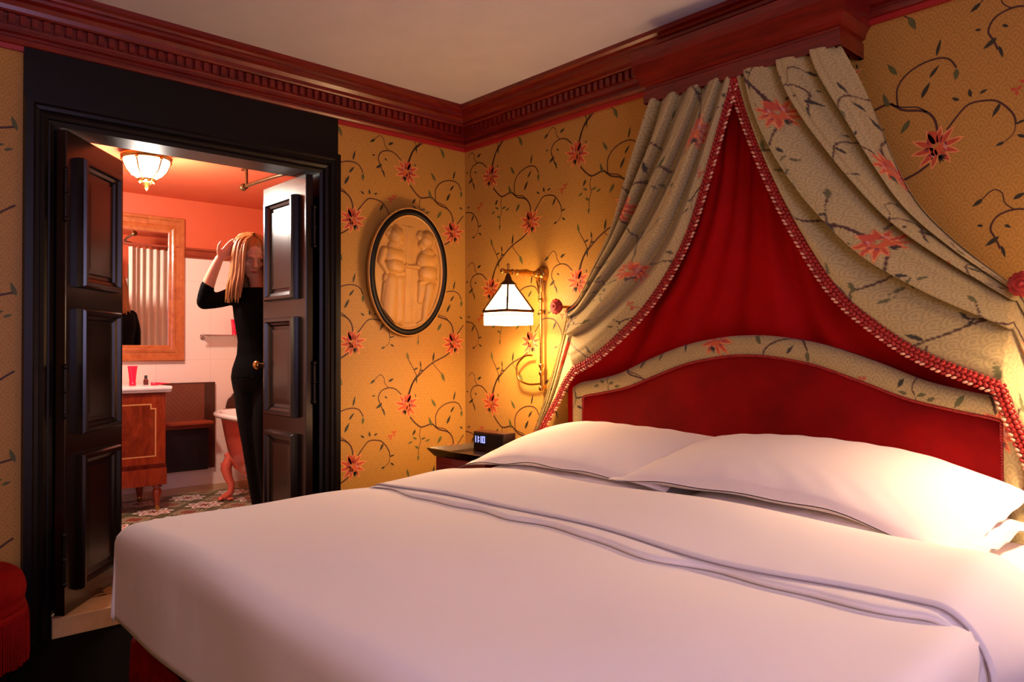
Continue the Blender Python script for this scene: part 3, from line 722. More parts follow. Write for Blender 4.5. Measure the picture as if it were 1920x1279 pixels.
# ------------------------------------------------------------------ wall lamps beside the bed
def sconce(x, label, glow, skirt):
    s = thing('wall_lamp', label, 'wall lamp', (x, 0, 1.567), 'brass bedside wall lamps')
    Z = 1.567; Y = -.25
    p = MB(); p.lathe([(.044, 0), (.046, .006), (.036, .014), (.040, .02), (.028, .03), (.014, .036)], (x, -.001, Z), axis='y'); p.ball((x, -.045, Z), .022); p.build('wall_plate', 'brass', s)
    a = MB(); a.tube([(x, -.03, Z), (x, -.08, Z), (x, -.12, Z+.004), (x, Y+.06, Z), (x, Y-.035, Z)], [.017, .013, .018, .012, .009], 10)
    for yy in (-.08, -.13, -.19, Y+.03): a.lathe([(.008, -.008), (.015, -.003), (.015, .003), (.008, .008)], (x, yy, Z), axis='y')
    a.ball((x, Y-.04, Z), .014); a.tube([(x, Y, Z+.028), (x, Y, Z-.02)], .006); a.ball((x, Y, Z+.034), .008)
    a.build('arm', 'brass', s)
    r = MB(); r.tube([(x+.012, -.03, Z-.02), (x+.014, -.03, Z-.10), (x+.018, -.03, .95)], [.011, .008, .008], 10)
    r.tube([(x-.016, -.03, Z-.03), (x+.010, -.03, Z-.12)], .005, 8); r.tube([(x+.03, -.03, Z-.03), (x+.014, -.03, Z-.12)], .005, 8)
    for zz in (Z-.14, Z-.20, 1.08, 1.04, .96): r.lathe([(.009, -.012), (.014, -.006), (.014, .006), (.009, .012)], (x+.016, -.03, zz), axis='z')
    r.box((x+.008, -.03, .96), (x+.026, 0, .975)); r.build('stem', 'brass', s)
    q = MB(); q.tube([tuple(v) for v in smoothpath([(x-.045, -.035, 1.135), (x-.10, -.04, 1.13), (x-.16, -.04, 1.08), (x-.15, -.04, 1.01), (x-.08, -.035, .98), (x+.015, -.03, .985)], 8)], .0055, 8); q.build('cord_loop', 'brass', s)  # loop of the lamp cord, drawn as a brass tube
    W = .088; zt, zm, zb, wt = 1.500, 1.362, 1.292, .020
    cp = MB(); cp.lathe([(.006, .055), (.014, .04), (.02, .02), (.034, .008), (.044, 0), (.044, -.006)], (x, Y, zt+.002), axis='z'); 
    for i, (sx, sy) in enumerate(((1, 1), (1, -1), (-1, -1), (-1, 1))):
        cp.tube([(x+sx*wt, Y+sy*wt, zt+.002), (x+sx*(W+.004), Y+sy*(W+.004), zm)], .0062, 6); cp.ball((x+sx*W, Y+sy*W, zm), .009)
    for (a_, b_) in (((1, 1), (1, -1)), ((1, -1), (-1, -1)), ((-1, -1), (-1, 1)), ((-1, 1), (1, 1))):
        cp.tube([(x+a_[0]*W, Y+a_[1]*W, zm), (x+b_[0]*W, Y+b_[1]*W, zm)], .0085, 8)
        for t_ in np.linspace(0, 1, 18): cp.ball((x+(a_[0]*(1-t_)+b_[0]*t_)*(W+.002), Y+(a_[1]*(1-t_)+b_[1]*t_)*(W+.002), zm-.020), .0042, 0, 6, 4)
    cp.build('shade_frame', 'bronze', s)
    g = MB(); g2 = MB()
    cor = ((1, 1), (1, -1), (-1, -1), (-1, 1))
    for i in range(4):
        a_, b_ = cor[i], cor[(i+1) % 4]
        g.add([(x+a_[0]*wt, Y+a_[1]*wt, zt), (x+b_[0]*wt, Y+b_[1]*wt, zt), (x+b_[0]*W, Y+b_[1]*W, zm), (x+a_[0]*W, Y+a_[1]*W, zm)], [(0, 1, 2, 3)], 0, False)
        g2.add([(x+a_[0]*W, Y+a_[1]*W, zm), (x+b_[0]*W, Y+b_[1]*W, zm), (x+b_[0]*W, Y+b_[1]*W, zb), (x+a_[0]*W, Y+a_[1]*W, zb)], [(0, 1, 2, 3)], 0, False)
    sh = g.build('glass_shade', glow, s, solid=.003); tag(sh, 'lit opal glass pyramid')
    tag(g2.build('glass_skirt', skirt, s, solid=.003), 'lit glass skirt')
    return s
sconce(SX, 'brass wall lamp with lit square glass shade, above the bedside table', 'glowglass', 'glowskirt')
sconce(SXR, 'brass wall lamp with lit square glass shade, beyond the brightly lit pillow', 'dimglass', 'dimglass')

# ------------------------------------------------------------------ canopy over the headboard
cb = thing('canopy_cornice', 'projecting mahogany box cornice above the bed holding the drapes', 'cornice box', (CEN, -.1, 2.24))
k = MB(); path = [(1.487, 0), (1.487, -.20), (2.348, -.20), (2.348, 0)]
pr = [(.0, 2.237), (0, 2.292), (.004, 2.297), (.004, 2.306), (-.006, 2.309), (-.010, 2.325), (-.022, 2.345), (-.036, 2.40), (-.040, 2.425), (-.040, 2.455), (.02, 2.455), (.02, 2.237)]
k.sweep(path, pr, lambda u, v, h: (u, v, h)); k.build('moulded_front', 'mahogany', cb)
k = MB(); k.box((1.50, -.185, 2.30), (2.335, 0, 2.32)); k.box((1.46, -.23, 2.44), (2.375, 0, 2.452)); k.build('board', 'mahogany', cb)
I_L = [(1.918, 2.245, -.18), (1.853, 2.055, -.185), (1.775, 1.854, -.175), (1.685, 1.646, -.165), (1.568, 1.476, -.155), (1.416, 1.321, -.145), (1.187, 1.153, -.145), (1.025, 1.075, -.15)]
IT_L = [(1.025, 1.075, -.15), (.965, 1.01, -.15), (.905, .93, -.14), (.785, .786, -.12), (.72, .69, -.11)]
O_L = [(1.505, 2.245, -.17), (1.413, 2.015, -.13), (1.279, 1.747, -.10), (1.122, 1.565, -.075), (.982, 1.419, -.055), (.885, 1.372, -.045)]
OT_L = [(.885, 1.372, -.045), (.835, 1.20, -.05), (.76, .99, -.05), (.67, .77, -.05), (.62, .67, -.05)]
I_R = [(1.925, 2.245, -.18), (1.994, 2.045, -.185), (2.076, 1.824, -.175), (2.175, 1.609, -.165), (2.308, 1.383, -.155), (2.451, 1.245, -.15), (2.60, 1.144, -.150), (2.817, 1.049, -.135)]
IT_R = [(2.817, 1.049, -.135), (2.838, .97, -.12), (2.87, .88, -.11), (2.90, .78, -.10), (2.895, .68, -.10)]
O_R = [(2.338, 2.245, -.17), (2.417, 2.048, -.13), (2.484, 1.835, -.10), (2.558, 1.661, -.075), (2.68, 1.505, -.055), (2.832, 1.357, -.045)]
OT_R = [(2.832, 1.357, -.045), (2.93, 1.18, -.05), (3.02, 1.0, -.05), (3.10, .80, -.05), (3.14, .68, -.05)]
def drape(I, IT, O, OT, label, nf, phase, u0, su):
    root = thing('bed_drape', label, 'drape', (O[-1][0], -.06, O[-1][2]))
    N1, N2, NS = 210, 70, 170
    Ia, Oa = resample(smoothpath([(a, y, z) for a, z, y in I]), N1), resample(smoothpath([(a, y, z) for a, z, y in O]), N1)
    Ib, Ob = resample(smoothpath([(a, y, z) for a, z, y in IT]), N2), resample(smoothpath([(a, y, z) for a, z, y in OT]), N2)
    Ic, Oc = np.vstack([Ia, Ib[1:]]), np.vstack([Oa, Ob[1:]]); N = len(Ic); P = np.zeros((N, NS, 3)); UV = np.zeros((N, NS, 2))
    s = np.linspace(0, 1, NS); L = np.r_[0, np.cumsum(np.linalg.norm(np.diff(Ic, axis=0), axis=1))]; L2 = np.r_[0, np.cumsum(np.linalg.norm(np.diff(Oc, axis=0), axis=1))]
    for i in range(N):
        if i < N1: e = (i/(N1-1)); e = e*e*(3-2*e); pw = 1+2.4*e; tail = 0
        else: tail = (i-N1+1)/N2; e = 1-tail; pw = 3.4-2.0*min(1, tail*1.6)
        g = 1-(1-s)**pw
        row = Ic[i]+(Oc[i]-Ic[i])*g[:, None]
        # gravity bow of the cloth between the two edges
        amp = (.052+.058*math.sin(math.pi*min(1, i/N1)**.8) if i < N1 else .016+.02*tail)
        warp = s+.035*np.sin(5*s+i/N*3+phase)
        tt_ = (nf*warp+phase*.3) % 1.0; f = np.where(tt_ < .20, np.sin(np.clip(tt_/.20, 0, 1)*math.pi/2), np.cos(np.clip((tt_-.20)/.80, 0, 1)*math.pi/2)**1.2)+.12*np.abs(np.sin(math.pi*10.5*warp+1.3*phase))**.9
        env = np.minimum(1, s/.10)*(np.minimum(1, (1-s)/.05)*.85+.15)
        conv = 1-.55*e*s
        row[:, 1] -= amp*f*env*conv-.012*env
        row += (Ic[i]-Oc[i])/np.linalg.norm(Ic[i]-Oc[i])*(amp*np.minimum(f, 1)*env*conv*.5)[:, None]*(1-s[:, None]**4)
        row[:, 2] += .010*np.sin(2*math.pi*nf*warp+phase)*env*math.sin(math.pi*min(1, i/N1))
        P[i] = row; UV[i, :, 0] = u0+su*(s*.62); UV[i, :, 1] = 5-(L[i]*(1-s)+L2[i]*s)
    m = MB(); m.grid(P); o = m.build('cloth', 'cloth', root); print_cloth(o, UV)
    li = MB(); Q_ = P[:, :int(NS*.07)].copy(); Q_[:, :, 1] += .010; li.grid(Q_); tag(li.build('lining', 'silk', root), 'red lining')
    tr_ = MB(); E_ = resample(Ic+np.array([0, -.008, 0]), 800); D = np.gradient(E_, axis=0); D /= np.linalg.norm(D, axis=1)[:, None]
    sgn = 1 if O[-1][0] < CEN else -1
    NRM = np.stack([-D[:, 2], np.zeros(800), D[:, 0]], 1)*sgn           # towards the opening
    tot = np.linalg.norm(np.diff(E_, axis=0), axis=1).sum(); step = .0165; nk = int(tot/step)
    for k in range(nk):
        q = min(799, int(k*step/tot*799)); p, d, n = E_[q], D[q], NRM[q]
        A = Matrix((Vector(d), Vector((0, -1, 0)), Vector(n))).transposed()
        sw = Matrix.Rotation(R(35), 3, 'Y')
        tr_.ball(p+n*.004, (.0115, .009, .0072), 0, 7, 5, A @ sw); tr_.ball(p+n*.018+d*.006, (.0115, .0095, .0078), 0, 7, 5, A @ sw.inverted())
        tr_.ball(p+n*.031+np.array([0, -.002, 0]), (.0100, .0075, .0052), 0 if k % 3 == 1 else 1, 7, 5, A @ sw)
        tr_.ball(p-n*.006, (.007, .005, .005), 0, 6, 4, A)
    tag(tr_.build('braided_trim', ['ribbon', 'ribbontip'], root), 'chunky red and cream braided trim')
    return Ic, Oc
LI, LO = drape(I_L, IT_L, O_L, OT_L, 'beige floral swagged drape tied back above the bedside table', 4.6, .4, .1, 1)
RI, RO = drape(I_R, IT_R, O_R, OT_R, 'beige floral swagged drape with deep folds, tied back on the side away from the doors', 3.7, 1.0, .45, -1)
def xat(P, z): i = np.argsort(P[:, 2]); return np.interp(z, P[i, 2], P[i, 0])
zs = np.linspace(2.29, .62, 60); P = []
for z in zs:
    if z > 1.08: x0, x1 = .55*xat(LI, z)+.45*xat(LO, z), .55*xat(RI, z)+.45*xat(RO, z)
    else: x0, x1 = .55*xat(LI, 1.08)+.45*xat(LO, 1.08)-.05*min(1, (1.08-z)*9), .55*xat(RI, 1.08)+.45*xat(RO, 1.08)
    t = np.linspace(0, 1, 260); w = (x1-x0)
    P.append(np.c_[x0+w*t, -.034-.016*np.sin(t*27+1.5*np.sin(t*9))*min(1, w/.8)-.006*np.sin(t*61+2)-.05*max(0, (z-1.9)/.4), np.full(260, z)])
bc = MB(); bc.grid(np.array(P)); tag(bc.build('backcloth', 'silk'), 'gathered crimson silk hanging against the wall between the two floral drapes', 'hanging cloth')
for (x, z), lb in (((.862, 1.383), 'red rosette tieback knob beside the brass lamp'), ((2.862, 1.362), 'red rosette tieback knob holding the deeply folded drape')):
    h = thing('curtain_holdback', lb, 'tieback', (x, -.07, z), 'drape tiebacks')
    m = MB(); m.tube([(x, 0, z), (x, -.10, z)], .008); m.build('stem', 'brass', h)
    m = MB(); m.lathe([(.012, .0), (.030, .004), (.036, .014), (.036, .026), (.030, .036), (.024, .034), (.022, .042), (.014, .046), (.010, .042), (.008, .048), (0, .05)], (x, -.085, z), axis='y')
    for a in range(12): m.ball((x+.031*math.cos(a*math.pi/6), -.108, z+.031*math.sin(a*math.pi/6)), .010, 0, 7, 5)
    m.build('rosette', 'ribbon', h)

# ------------------------------------------------------------------ oval relief plaque on the door wall
PY, PZ, PA, PB = -.434, 1.598, .268, .358
pq = thing('oval_plaque', 'ochre oval relief of two standing children in a black banded frame', 'wall plaque', (0, PY, PZ))
tl = R(4)
def PQ(a, b, h): return (.012+h*math.cos(tl)+(b+PB)*math.sin(tl)*.8, PY+a, PZ+b)
def oval(mb, prof, n=96):
    P = [[PQ((PA-o)*math.cos(2*math.pi*k/n), (PB-o)*math.sin(2*math.pi*k/n), h) for k in range(n)] for o, h in prof]
    mb.grid(P, cv=True)
m = MB(); oval(m, [(.01, -.01), (.001, .0), (0, .014), (.002, .020), (.007, .020), (.009, .016)]); oval(m, [(.040, .012), (.041, .019), (.045, .019), (.052, .010)]); m.build('rim', 'relief', pq)
m = MB(); oval(m, [(.007, .012), (.009, .019), (.022, .022), (.037, .020), (.041, .010)]); m.build('band', 'blackband', pq)
def caps(X, Y, a, b, r0, r1, d):
    ax, ay = a; bx, by = b; vx, vy = bx-ax, by-ay; t = np.clip(((X-ax)*vx+(Y-ay)*vy)/(vx*vx+vy*vy+1e-9), 0, 1)
    dist = np.hypot(X-ax-t*vx, Y-ay-t*vy); r = r0+(r1-r0)*t
    return d*np.sqrt(np.clip(1-(dist/r)**2, 0, 1))*r
def relief_h(X, Y):
    # X right, Y up, in metres about the centre of the oval
    s = 1/1270.; c = lambda x, y: ((x-447)*s*1.0, (650-y)*s*.84)
    parts = []
    def K(a, b, r0, r1, d=.5): parts.append(caps(X, Y, c(*a), c(*b), r0*s, r1*s, d))
    # child with long drape
    K((322, 360), (330, 350), 62, 58, .55); K((345, 400), (340, 420), 42, 30, .6); K((270, 340), (280, 320), 30, 26, .5); K((330, 300), (360, 315), 30, 26, .5)
    K((362, 405), (372, 410), 10, 8, .9)
    K((300, 450), (335, 470), 40, 34, .4); K((290, 520), (350, 520), 62, 52, .45); K((300, 600), (345, 610), 62, 56, .5)
    K((235, 490), (210, 570), 32, 28, .6); K((210, 575), (262, 655), 26, 20, .6); K((375, 500), (395, 560), 26, 22, .7); K((290, 655), (410, 600), 20, 16, .8)
    K((255, 700), (400, 660), 26, 22, .5); K((250, 720), (395, 700), 22, 18, .55)
    K((300, 730), (285, 1040), 62, 70, .35); K((365, 730), (375, 1050), 44, 42, .38); K((250, 760), (235, 920), 20, 16, .6)
    for x in (262, 300, 340, 385): K((x, 760), (x-6, 1060), 9, 10, 1.6)
    K((340, 1072), (400, 1085), 20, 14, .6)
    # child with short drape
    K((585, 370), (590, 355), 60, 56, .55); K((555, 410), (560, 425), 40, 30, .6); K((525, 340), (530, 320), 30, 26, .5); K((620, 330), (640, 360), 34, 30, .5); K((640, 390), (645, 410), 24, 20, .5)
    K((533, 405), (524, 412), 10, 8, .9)
    K((590, 470), (620, 480), 46, 40, .45); K((570, 540), (630, 540), 60, 54, .45); K((585, 640), (620, 650), 62, 64, .5)
    K((660, 510), (665, 590), 30, 28, .65); K((660, 600), (560, 610), 24, 18, .8); K((535, 530), (520, 590), 24, 20, .6); K((520, 600), (430, 600), 20, 15, .8); K((410, 600), (420, 590), 18, 16, .8)
    K((545, 730), (680, 700), 22, 20, .7); K((545, 750), (670, 755), 20, 24, .6); K((540, 640), (548, 760), 12, 10, .9)
    K((620, 770), (610, 900), 50, 36, .5); K((605, 900), (590, 1040), 36, 24, .5); K((560, 770), (550, 880), 34, 24, .4); K((590, 1060), (540, 1080), 22, 16, .6)
    h = np.maximum.reduce(parts)*1.55
    # pilaster and door grooves behind them
    x = (X/s+447); y = 650-Y/(s*.84)
    bg = .0035*((x > 420) & (x < 470) & (y > 270) & (y < 1080))+.002*(np.abs(x-478) < 6)*(y > 270)+.002*(np.abs(y-270) < 6)*(x < 470)*(x > 290)
    bg = bg+.0015*np.sin(x*.15)*np.sin(y*.11)*((y > 800) & (y < 1000) & (x > 470) & (x < 560))+.004*((y > 1075))
    return np.maximum(h, bg)
nr, na = 150, 420; rr = np.linspace(0, 1, nr)[:, None]; aa = np.linspace(0, 2*math.pi, na, endpoint=False)[None]
X, Y = rr*np.cos(aa)*(PA-.043), rr*np.sin(aa)*(PB-.043); Hh = relief_h(X, Y)
m = MB(); m.grid([[PQ(X[i, j], Y[i, j], .006+Hh[i, j]) for j in range(na)] for i in range(nr)], cv=True); m.build('relief_panel', 'relief', pq)

# ------------------------------------------------------------------ crimson stool with fringe
st = thing('fringed_stool', 'round crimson velvet stool with long fringe beside the black door frame', 'stool', (.25, -2.50, 0))
m = MB(); m.lathe([tuple(p) for p in smoothpath([(.02, .24), (.20, .24), (.215, .28), (.22, .315), (.207, .36), (.17, .388), (.10, .402), (0.0001, .405)], 5)], (.25, -2.50, 0), 48); m.build('cushion', 'velvet', st)
m = MB(); m.lathe([(.205, .16), (.205, .245), (.222, .25), (.225, .235), (.222, .20), (.215, .16)], (.25, -2.50, 0), 48); m.build('band', 'velvet', st)
m = MB()
for k in range(150):
    a = k*2*math.pi/150; r = .222+.003*rng.random(); m.tube([(.25+r*math.cos(a), -2.5+r*math.sin(a), .225), (.25+r*1.01*math.cos(a), -2.5+r*1.01*math.sin(a), .15), (.25+r*1.02*math.cos(a), -2.5+r*1.02*math.sin(a), .05+.02*rng.random())], [.0045, .004, .003], 5, cap=False)
tag(m.build('fringe', 'velvet', st), 'long red fringe')
for sx, sy in ((1, 1), (1, -1), (-1, 1), (-1, -1)):
    m = MB(); m.tube([(.25+sx*.12, -2.5+sy*.12, .24), (.25+sx*.13, -2.5+sy*.13, 0)], [.022, .014]); m.build('leg', 'black', st)

# ------------------------------------------------------------------ bathroom: lamp, mirror, vanity
lx, ly = -1.13, -1.46
cl = thing('ceiling_lamp', 'lit glass bowl ceiling lamp with brass rim and straps in the bathroom', 'ceiling lamp', (lx, ly, BC))
m = MB(); m.lathe([(.02, 0), (.10, 0), (.132, -.012), (.138, -.022), (.138, -.034), (.130, -.040), (.126, -.046), (.120, -.046)], (lx, ly, BC), 40); m.build('rim', 'brass', cl)
m = MB(); m.lathe([(.126, -.040), (.122, -.07), (.106, -.105), (.080, -.135), (.048, -.155), (.0, -.165)], (lx, ly, BC), 40); tag(m.build('glass_bowl', 'bowl', cl), 'lit alabaster glass bowl')
for k in range(6):
    a = R(20+60*k); c, s = math.cos(a), math.sin(a)
    m = MB(); m.tube([(lx+c*.134, ly+s*.134, BC-.04), (lx+c*.105, ly+s*.105, BC-.112), (lx+c*.028, ly+s*.028, BC-.176)], .0035, 6); m.ball((lx+c*.128, ly+s*.128, BC-.05), .009); m.build('strap', 'brass', cl)
m = MB(); m.lathe([(.045, -.150), (.05, -.162), (.036, -.168), (.02, -.176), (.022, -.188), (.012, -.195), (.014, -.206), (.006, -.214), (0, -.224)], (lx, ly, BC), 16); 
for k in range(8): m.ball((lx+.04*math.cos(k*.785), ly+.04*math.sin(k*.785), BC-.168), .011, 0, 8, 5)
m.build('finial', 'brass', cl)

my0, my1, mz0, mz1 = -2.02, -.825, 1.09, 2.165
mr = thing('wall_mirror', 'tall mirror in a stepped orange mahogany frame on the bathroom wall', 'mirror', (BX, (my0+my1)/2, mz0))
m = MB(); pr = [(0, 0), (0, .030), (.006, .036), (.022, .036), (.026, .030), (.030, .026), (.060, .024), (.070, .030), (.084, .034), (.094, .030), (.098, .029), (.112, .028), (.118, .026), (.118, 0)]
m.sweep([(my0, mz0), (my1, mz0), (my1, mz1), (my0, mz1)], pr, lambda u, v, h: (BX+.002+h, u, v), closed=True); m.build('frame', 'framewood', mr)
m = MB(); m.add([(BX+.004, my0+.11, mz0+.11), (BX+.025, my1-.11, mz0+.11), (BX+.025, my1-.11, mz1-.11), (BX+.004, my0+.11, mz1-.11)], [(0, 1, 2, 3)], 0, False); m.build('mirror_glass', 'mirror', mr)

vx0, vx1, vy0, vy1 = BX+.03, -1.872, -1.90, -1.107
vn = thing('vanity', 'red mahogany washstand with white marble top and turned legs under the mirror', 'washstand', ((vx0+vx1)/2, (vy0+vy1)/2, BZ))
m = MB(); m.box((vx0, vy0, .372), (vx1-.012, vy1, .882)); m.build('body', 'redwood', vn, bevel=.004)
m = MB(); m.box((vx0, vy0-.004, .256), (vx1, vy1+.004, .368)); m.sweep([(vx1, vy1), (vx1, vy0)], [(0, .366), (-.012, .368), (-.014, .378), (-.008, .384), (0, .386)], lambda u, v, h: (u, v, h)); m.build('apron', 'redwood', vn, bevel=.003)
dy = (vy0+vy1)/2
for a, b in ((vy0+.01, dy-.004), (dy+.004, vy1-.01)):
    m = MB(); m.box((vx1-.014, a, .40), (vx1-.002, b, .872)); d = m.build('door', 'redwood', vn, bevel=.002)
    m = MB(); x0, x1, z0, z1 = a+.06, b-.06, .455, .805
    notch = [(x0, z0), (x1, z0), (x1, z1-.03), (x1-.03, z1-.03), (x1-.03, z1), (x0+.03, z1), (x0+.03, z1-.03), (x0, z1-.03)]
    m.add([(vx1-.0012, u, v) for u, v in notch], [tuple(range(8))], 0, False); m.build('flame_panel', 'flame', d)
    m = MB(); m.sweep(notch, [(-.004, 0), (-.004, .001), (.004, .001), (.004, 0)], lambda u, v, h: (vx1-.0016+h, u, v), closed=True); m.build('inlay_line', 'inlay', d)
m = MB(); m.box((vx0-.01, vy0-.03, .900), (vx1+.03, vy1+.03, .926)); m.box((vx0, vy0-.03, .884), (vx1+.018, vy1+.028, .902)); m.build('marble_top', 'marble', vn, bevel=.008)
for x in (vx0+.05, vx1-.045):
    for y in (vy0+.05, vy1-.045):
        m = MB(); m.lathe([(.022, .18), (.030, .172), (.030, .160), (.018, .152), (.024, .146), (.030, .130), (.030, .115), (.020, .06), (.015, .03)], (x, y, BZ), 16); lg = m.build('leg', 'redwood', vn)
        m = MB(); m.lathe([(.015, .036), (.017, .03), (.013, .0), (0, 0)], (x, y, BZ), 12); m.build('brass_foot', 'brass', lg)
# things on the marble top
tb = thing('cosmetic_tube', 'raspberry red cosmetic tube standing cap down on the marble top', 'tube', (-2.08, -1.265, .926), 'raspberry tubes')
def cosm(root, x, y, z, k=1.0):
    m = MB(); P = []
    for t, w, d in ((.18, .020, .020), (.5, .024, .017), (.8, .029, .010), (1, .033, .003)):
        P.append([(x+d*k*math.sin(a), y+w*k*math.cos(a), z+.135*k*t) for a in np.linspace(0, 2*math.pi, 20, endpoint=False)])
    m.grid(P, cv=True); m.add(P[-1], [tuple(range(20))]); m.build('body', 'tube', root)
    m = MB(); m.lathe([(.021*k, 0), (.021*k, .026*k), (.0, .027*k)], (x, y, z), 20); m.build('cap', 'tube', root)
cosm(tb, -2.08, -1.265, .927)
bt = thing('dropper_bottle', 'tiny dark red bottle with black cap on the marble top', 'bottle', (-2.16, -1.155, .926))
m = MB(); m.lathe([(.001, 0), (.016, 0), (.017, .004), (.017, .034), (.009, .042), (.008, .046)], (-2.16, -1.155, .926), 16); m.build('flask', 'amber', bt)
m = MB(); m.lathe([(.010, .045), (.010, .066), (0, .067)], (-2.16, -1.155, .926), 12); m.build('cap', 'soot', bt)
tb2 = thing('toothpaste_tube', 'flat red tube lying on the marble top beside the tiny bottle', 'tube', (-2.02, -1.11, .926))
m = MB(); P = []
for t, w, h in ((0, .004, .010), (.1, .012, .010), (.3, .014, .010), (.8, .017, .004), (1, .018, .002)):
    P.append([(-2.03+w*math.cos(a), -1.16+.12*t, .9365+h*math.sin(a)) for a in np.linspace(0, 2*math.pi, 16, endpoint=False)])
m.grid(P, cv=True); m.add(P[-1], [tuple(range(16))]); m.build('body', 'tube', tb2); m = MB(); m.lathe([(.010, -.02), (.010, 0), (.0, .001)], (-2.03, -1.158, .9365), 12, axis='y'); m.build('cap', 'tube', tb2)
m = MB(); m.lathe([(.026, 0), (.026, .01), (.014, .02), (.013, .07), (.018, .085), (0, .095)], (-2.23, -1.42, .926), 16); m.tube([(-2.23, -1.42, .985), (-2.16, -1.42, 1.01), (-2.10, -1.42, .99), (-2.09, -1.42, .97)], [.011, .01, .009, .009]); tp = m.build('tap', 'brass', vn)
for s_ in (-1, 1):
    m = MB(); m.tube([(-2.23, -1.42+s_*.012, 1.0), (-2.23, -1.42+s_*.05, 1.03)], .006); m.ball((-2.23, -1.42+s_*.055, 1.033), .013); m.build('handle', 'brass', tp)
m = MB(); m.lathe([(.17, .0), (.175, .006), (.16, .008), (.14, .0), (.10, -.03), (0, -.04)], (-2.10, -1.56, .926), 32); m.build('basin', 'white_enamel', vn)

# wall unit of chevron veneer with shelf and dark recess
wu0, wu1 = -1.045, -.592
wu = thing('wall_cabinet', 'dark wooden wall unit with chevron back and small shelf beside the washstand', 'wall unit', (BX, (wu0+wu1)/2, .262))
m = MB(); m.box((BX, wu0, .262), (BX+.03, wu1, .924)); m.build('backboard', 'darkwood', wu, bevel=.003)
m = MB(); m.box((BX+.03, wu0+.01, .62), (BX+.034, wu1-.085, .915)); m.build('chevron_panel', 'veneer', wu)
m = MB(); m.box((BX+.03, wu0, .615), (BX+.19, wu1-.07, .637)); m.box((BX+.03, wu0, .585), (BX+.15, wu1-.09, .615)); m.build('shelf', 'railwood', wu, bevel=.004)
m = MB(); m.box((BX+.03, wu0+.0, .27), (BX+.13, wu1-.09, .584)); m.build('lower_box', 'soot', wu, bevel=.003)
# towel rail shelf with cup
ts = thing('glass_wall_shelf', 'narrow glass shelf on a metal rail above the bathtub', 'shelf', (BX, -.50, 1.28))
m = MB(); m.box((BX+.01, -.70, 1.283), (BX+.115, -.28, 1.290)); m.build('glass_plate', 'glass', ts)
m = MB(); m.tube([(BX+.12, -.72, 1.284), (BX+.12, -.26, 1.284)], .006); m.ball((BX+.12, -.72, 1.284), .010); m.ball((BX+.12, -.26, 1.284), .010)
for y in (-.68, -.30): m.tube([(BX, y, 1.27), (BX+.12, y, 1.278)], .006); m.lathe([(.02, 0), (.02, .006), (.006, .008)], (BX, y, 1.27), axis='x')
m.build('rail', 'chrome', ts)
tb3 = thing('cosmetic_tube', 'raspberry red tube standing on the narrow glass wall shelf', 'tube', (BX+.06, -.455, 1.29), 'raspberry tubes')
cosm(tb3, BX+.06, -.455, 1.2905, .9)
# carved bracket shelf
bs = thing('bracket_shelf', 'small wooden wall shelf with scalloped back just above the tub', 'shelf', (BX, -.40, .72))
m = MB(); out = [(-.50, .71), (-.50, .73)]+[(-.50+.20*t, .73+.10*math.sin(math.pi*t)**.7+.012*abs(math.sin(5*math.pi*t))) for t in np.linspace(.04, .96, 30)]+[(-.30, .73), (-.30, .71)]
m.add([(BX+.002, u, v) for u, v in out]+[(BX+.018, u, v) for u, v in out], [tuple(range(len(out)))[::-1], tuple(range(len(out), 2*len(out)))]+[(i, (i+1) % len(out), len(out)+(i+1) % len(out), len(out)+i) for i in range(len(out))], 0, False); m.build('scalloped_back', 'darkwood', bs)
m = MB(); m.box((BX+.002, -.52, .695), (BX+.11, -.28, .712)); m.build('ledge', 'railwood', bs, bevel=.004)

# bathtub
tbx, tby = -1.31, -.445
tu = thing('bathtub', 'coral red roll-top bathtub with white rim and clawed feet', 'bathtub', (tbx, tby, BZ))
def oval_ring(a, b_, z, n=72, e=3.4, sh=0):
    return [(tbx+sh+a*math.copysign(abs(math.cos(t))**(2/e), math.cos(t)), tby+b_*math.copysign(abs(math.sin(t))**(2/e), math.sin(t)), z) for t in np.linspace(0, 2*math.pi, n, endpoint=False)]
m = MB(); m.grid([oval_ring(*q) for q in ((.765, .335, .700), (.755, .325, .66), (.735, .31, .56), (.70, .29, .44), (.65, .26, .33), (.56, .20, .262), (.40, .12, .245), (.01, .01, .242))], cv=True); m.build('shell', 'coralgloss', tu)
m = MB(); m.grid([oval_ring(*q) for q in ((.765, .335, .690), (.80, .368, .694), (.812, .378, .706), (.806, .374, .722), (.79, .36, .730), (.765, .335, .724), (.745, .315, .69), (.71, .29, .52), (.62, .24, .34), (.40, .12, .28), (.01, .01, .275))], cv=True); tag(m.build('rim_and_basin', 'white_enamel', tu), 'white enamel rim and inside')
for sx in (-1, 1):
    for sy in (-1, 1):
        m = MB(); fx, fy = tbx+sx*.565, tby+sy*.18
        q = lambda o, z: (fx+sx*o*.62, fy+sy*o*.78, BZ+z)
        m.tube([q(.02, .36), q(.05, .29), q(.07, .23), q(.055, .17), q(.03, .11), q(.035, .06), q(.07, .028), q(.105, .018)], [.020, .036, .040, .032, .026, .024, .028, .016], 12)
        for t_ in (-.022, 0, .022): c = q(.10, .016); m.ball((c[0]-sy*t_*.7, c[1]+sx*t_*.7, c[2]), (.020, .018, .016))
        for z in (.33, .30, .26, .22): m.ball(q(.09 if z < .3 else .065, z), .018)
        m.ball(q(.04, .012), (.028, .028, .012)); m.build('foot', 'coralgloss', tu)
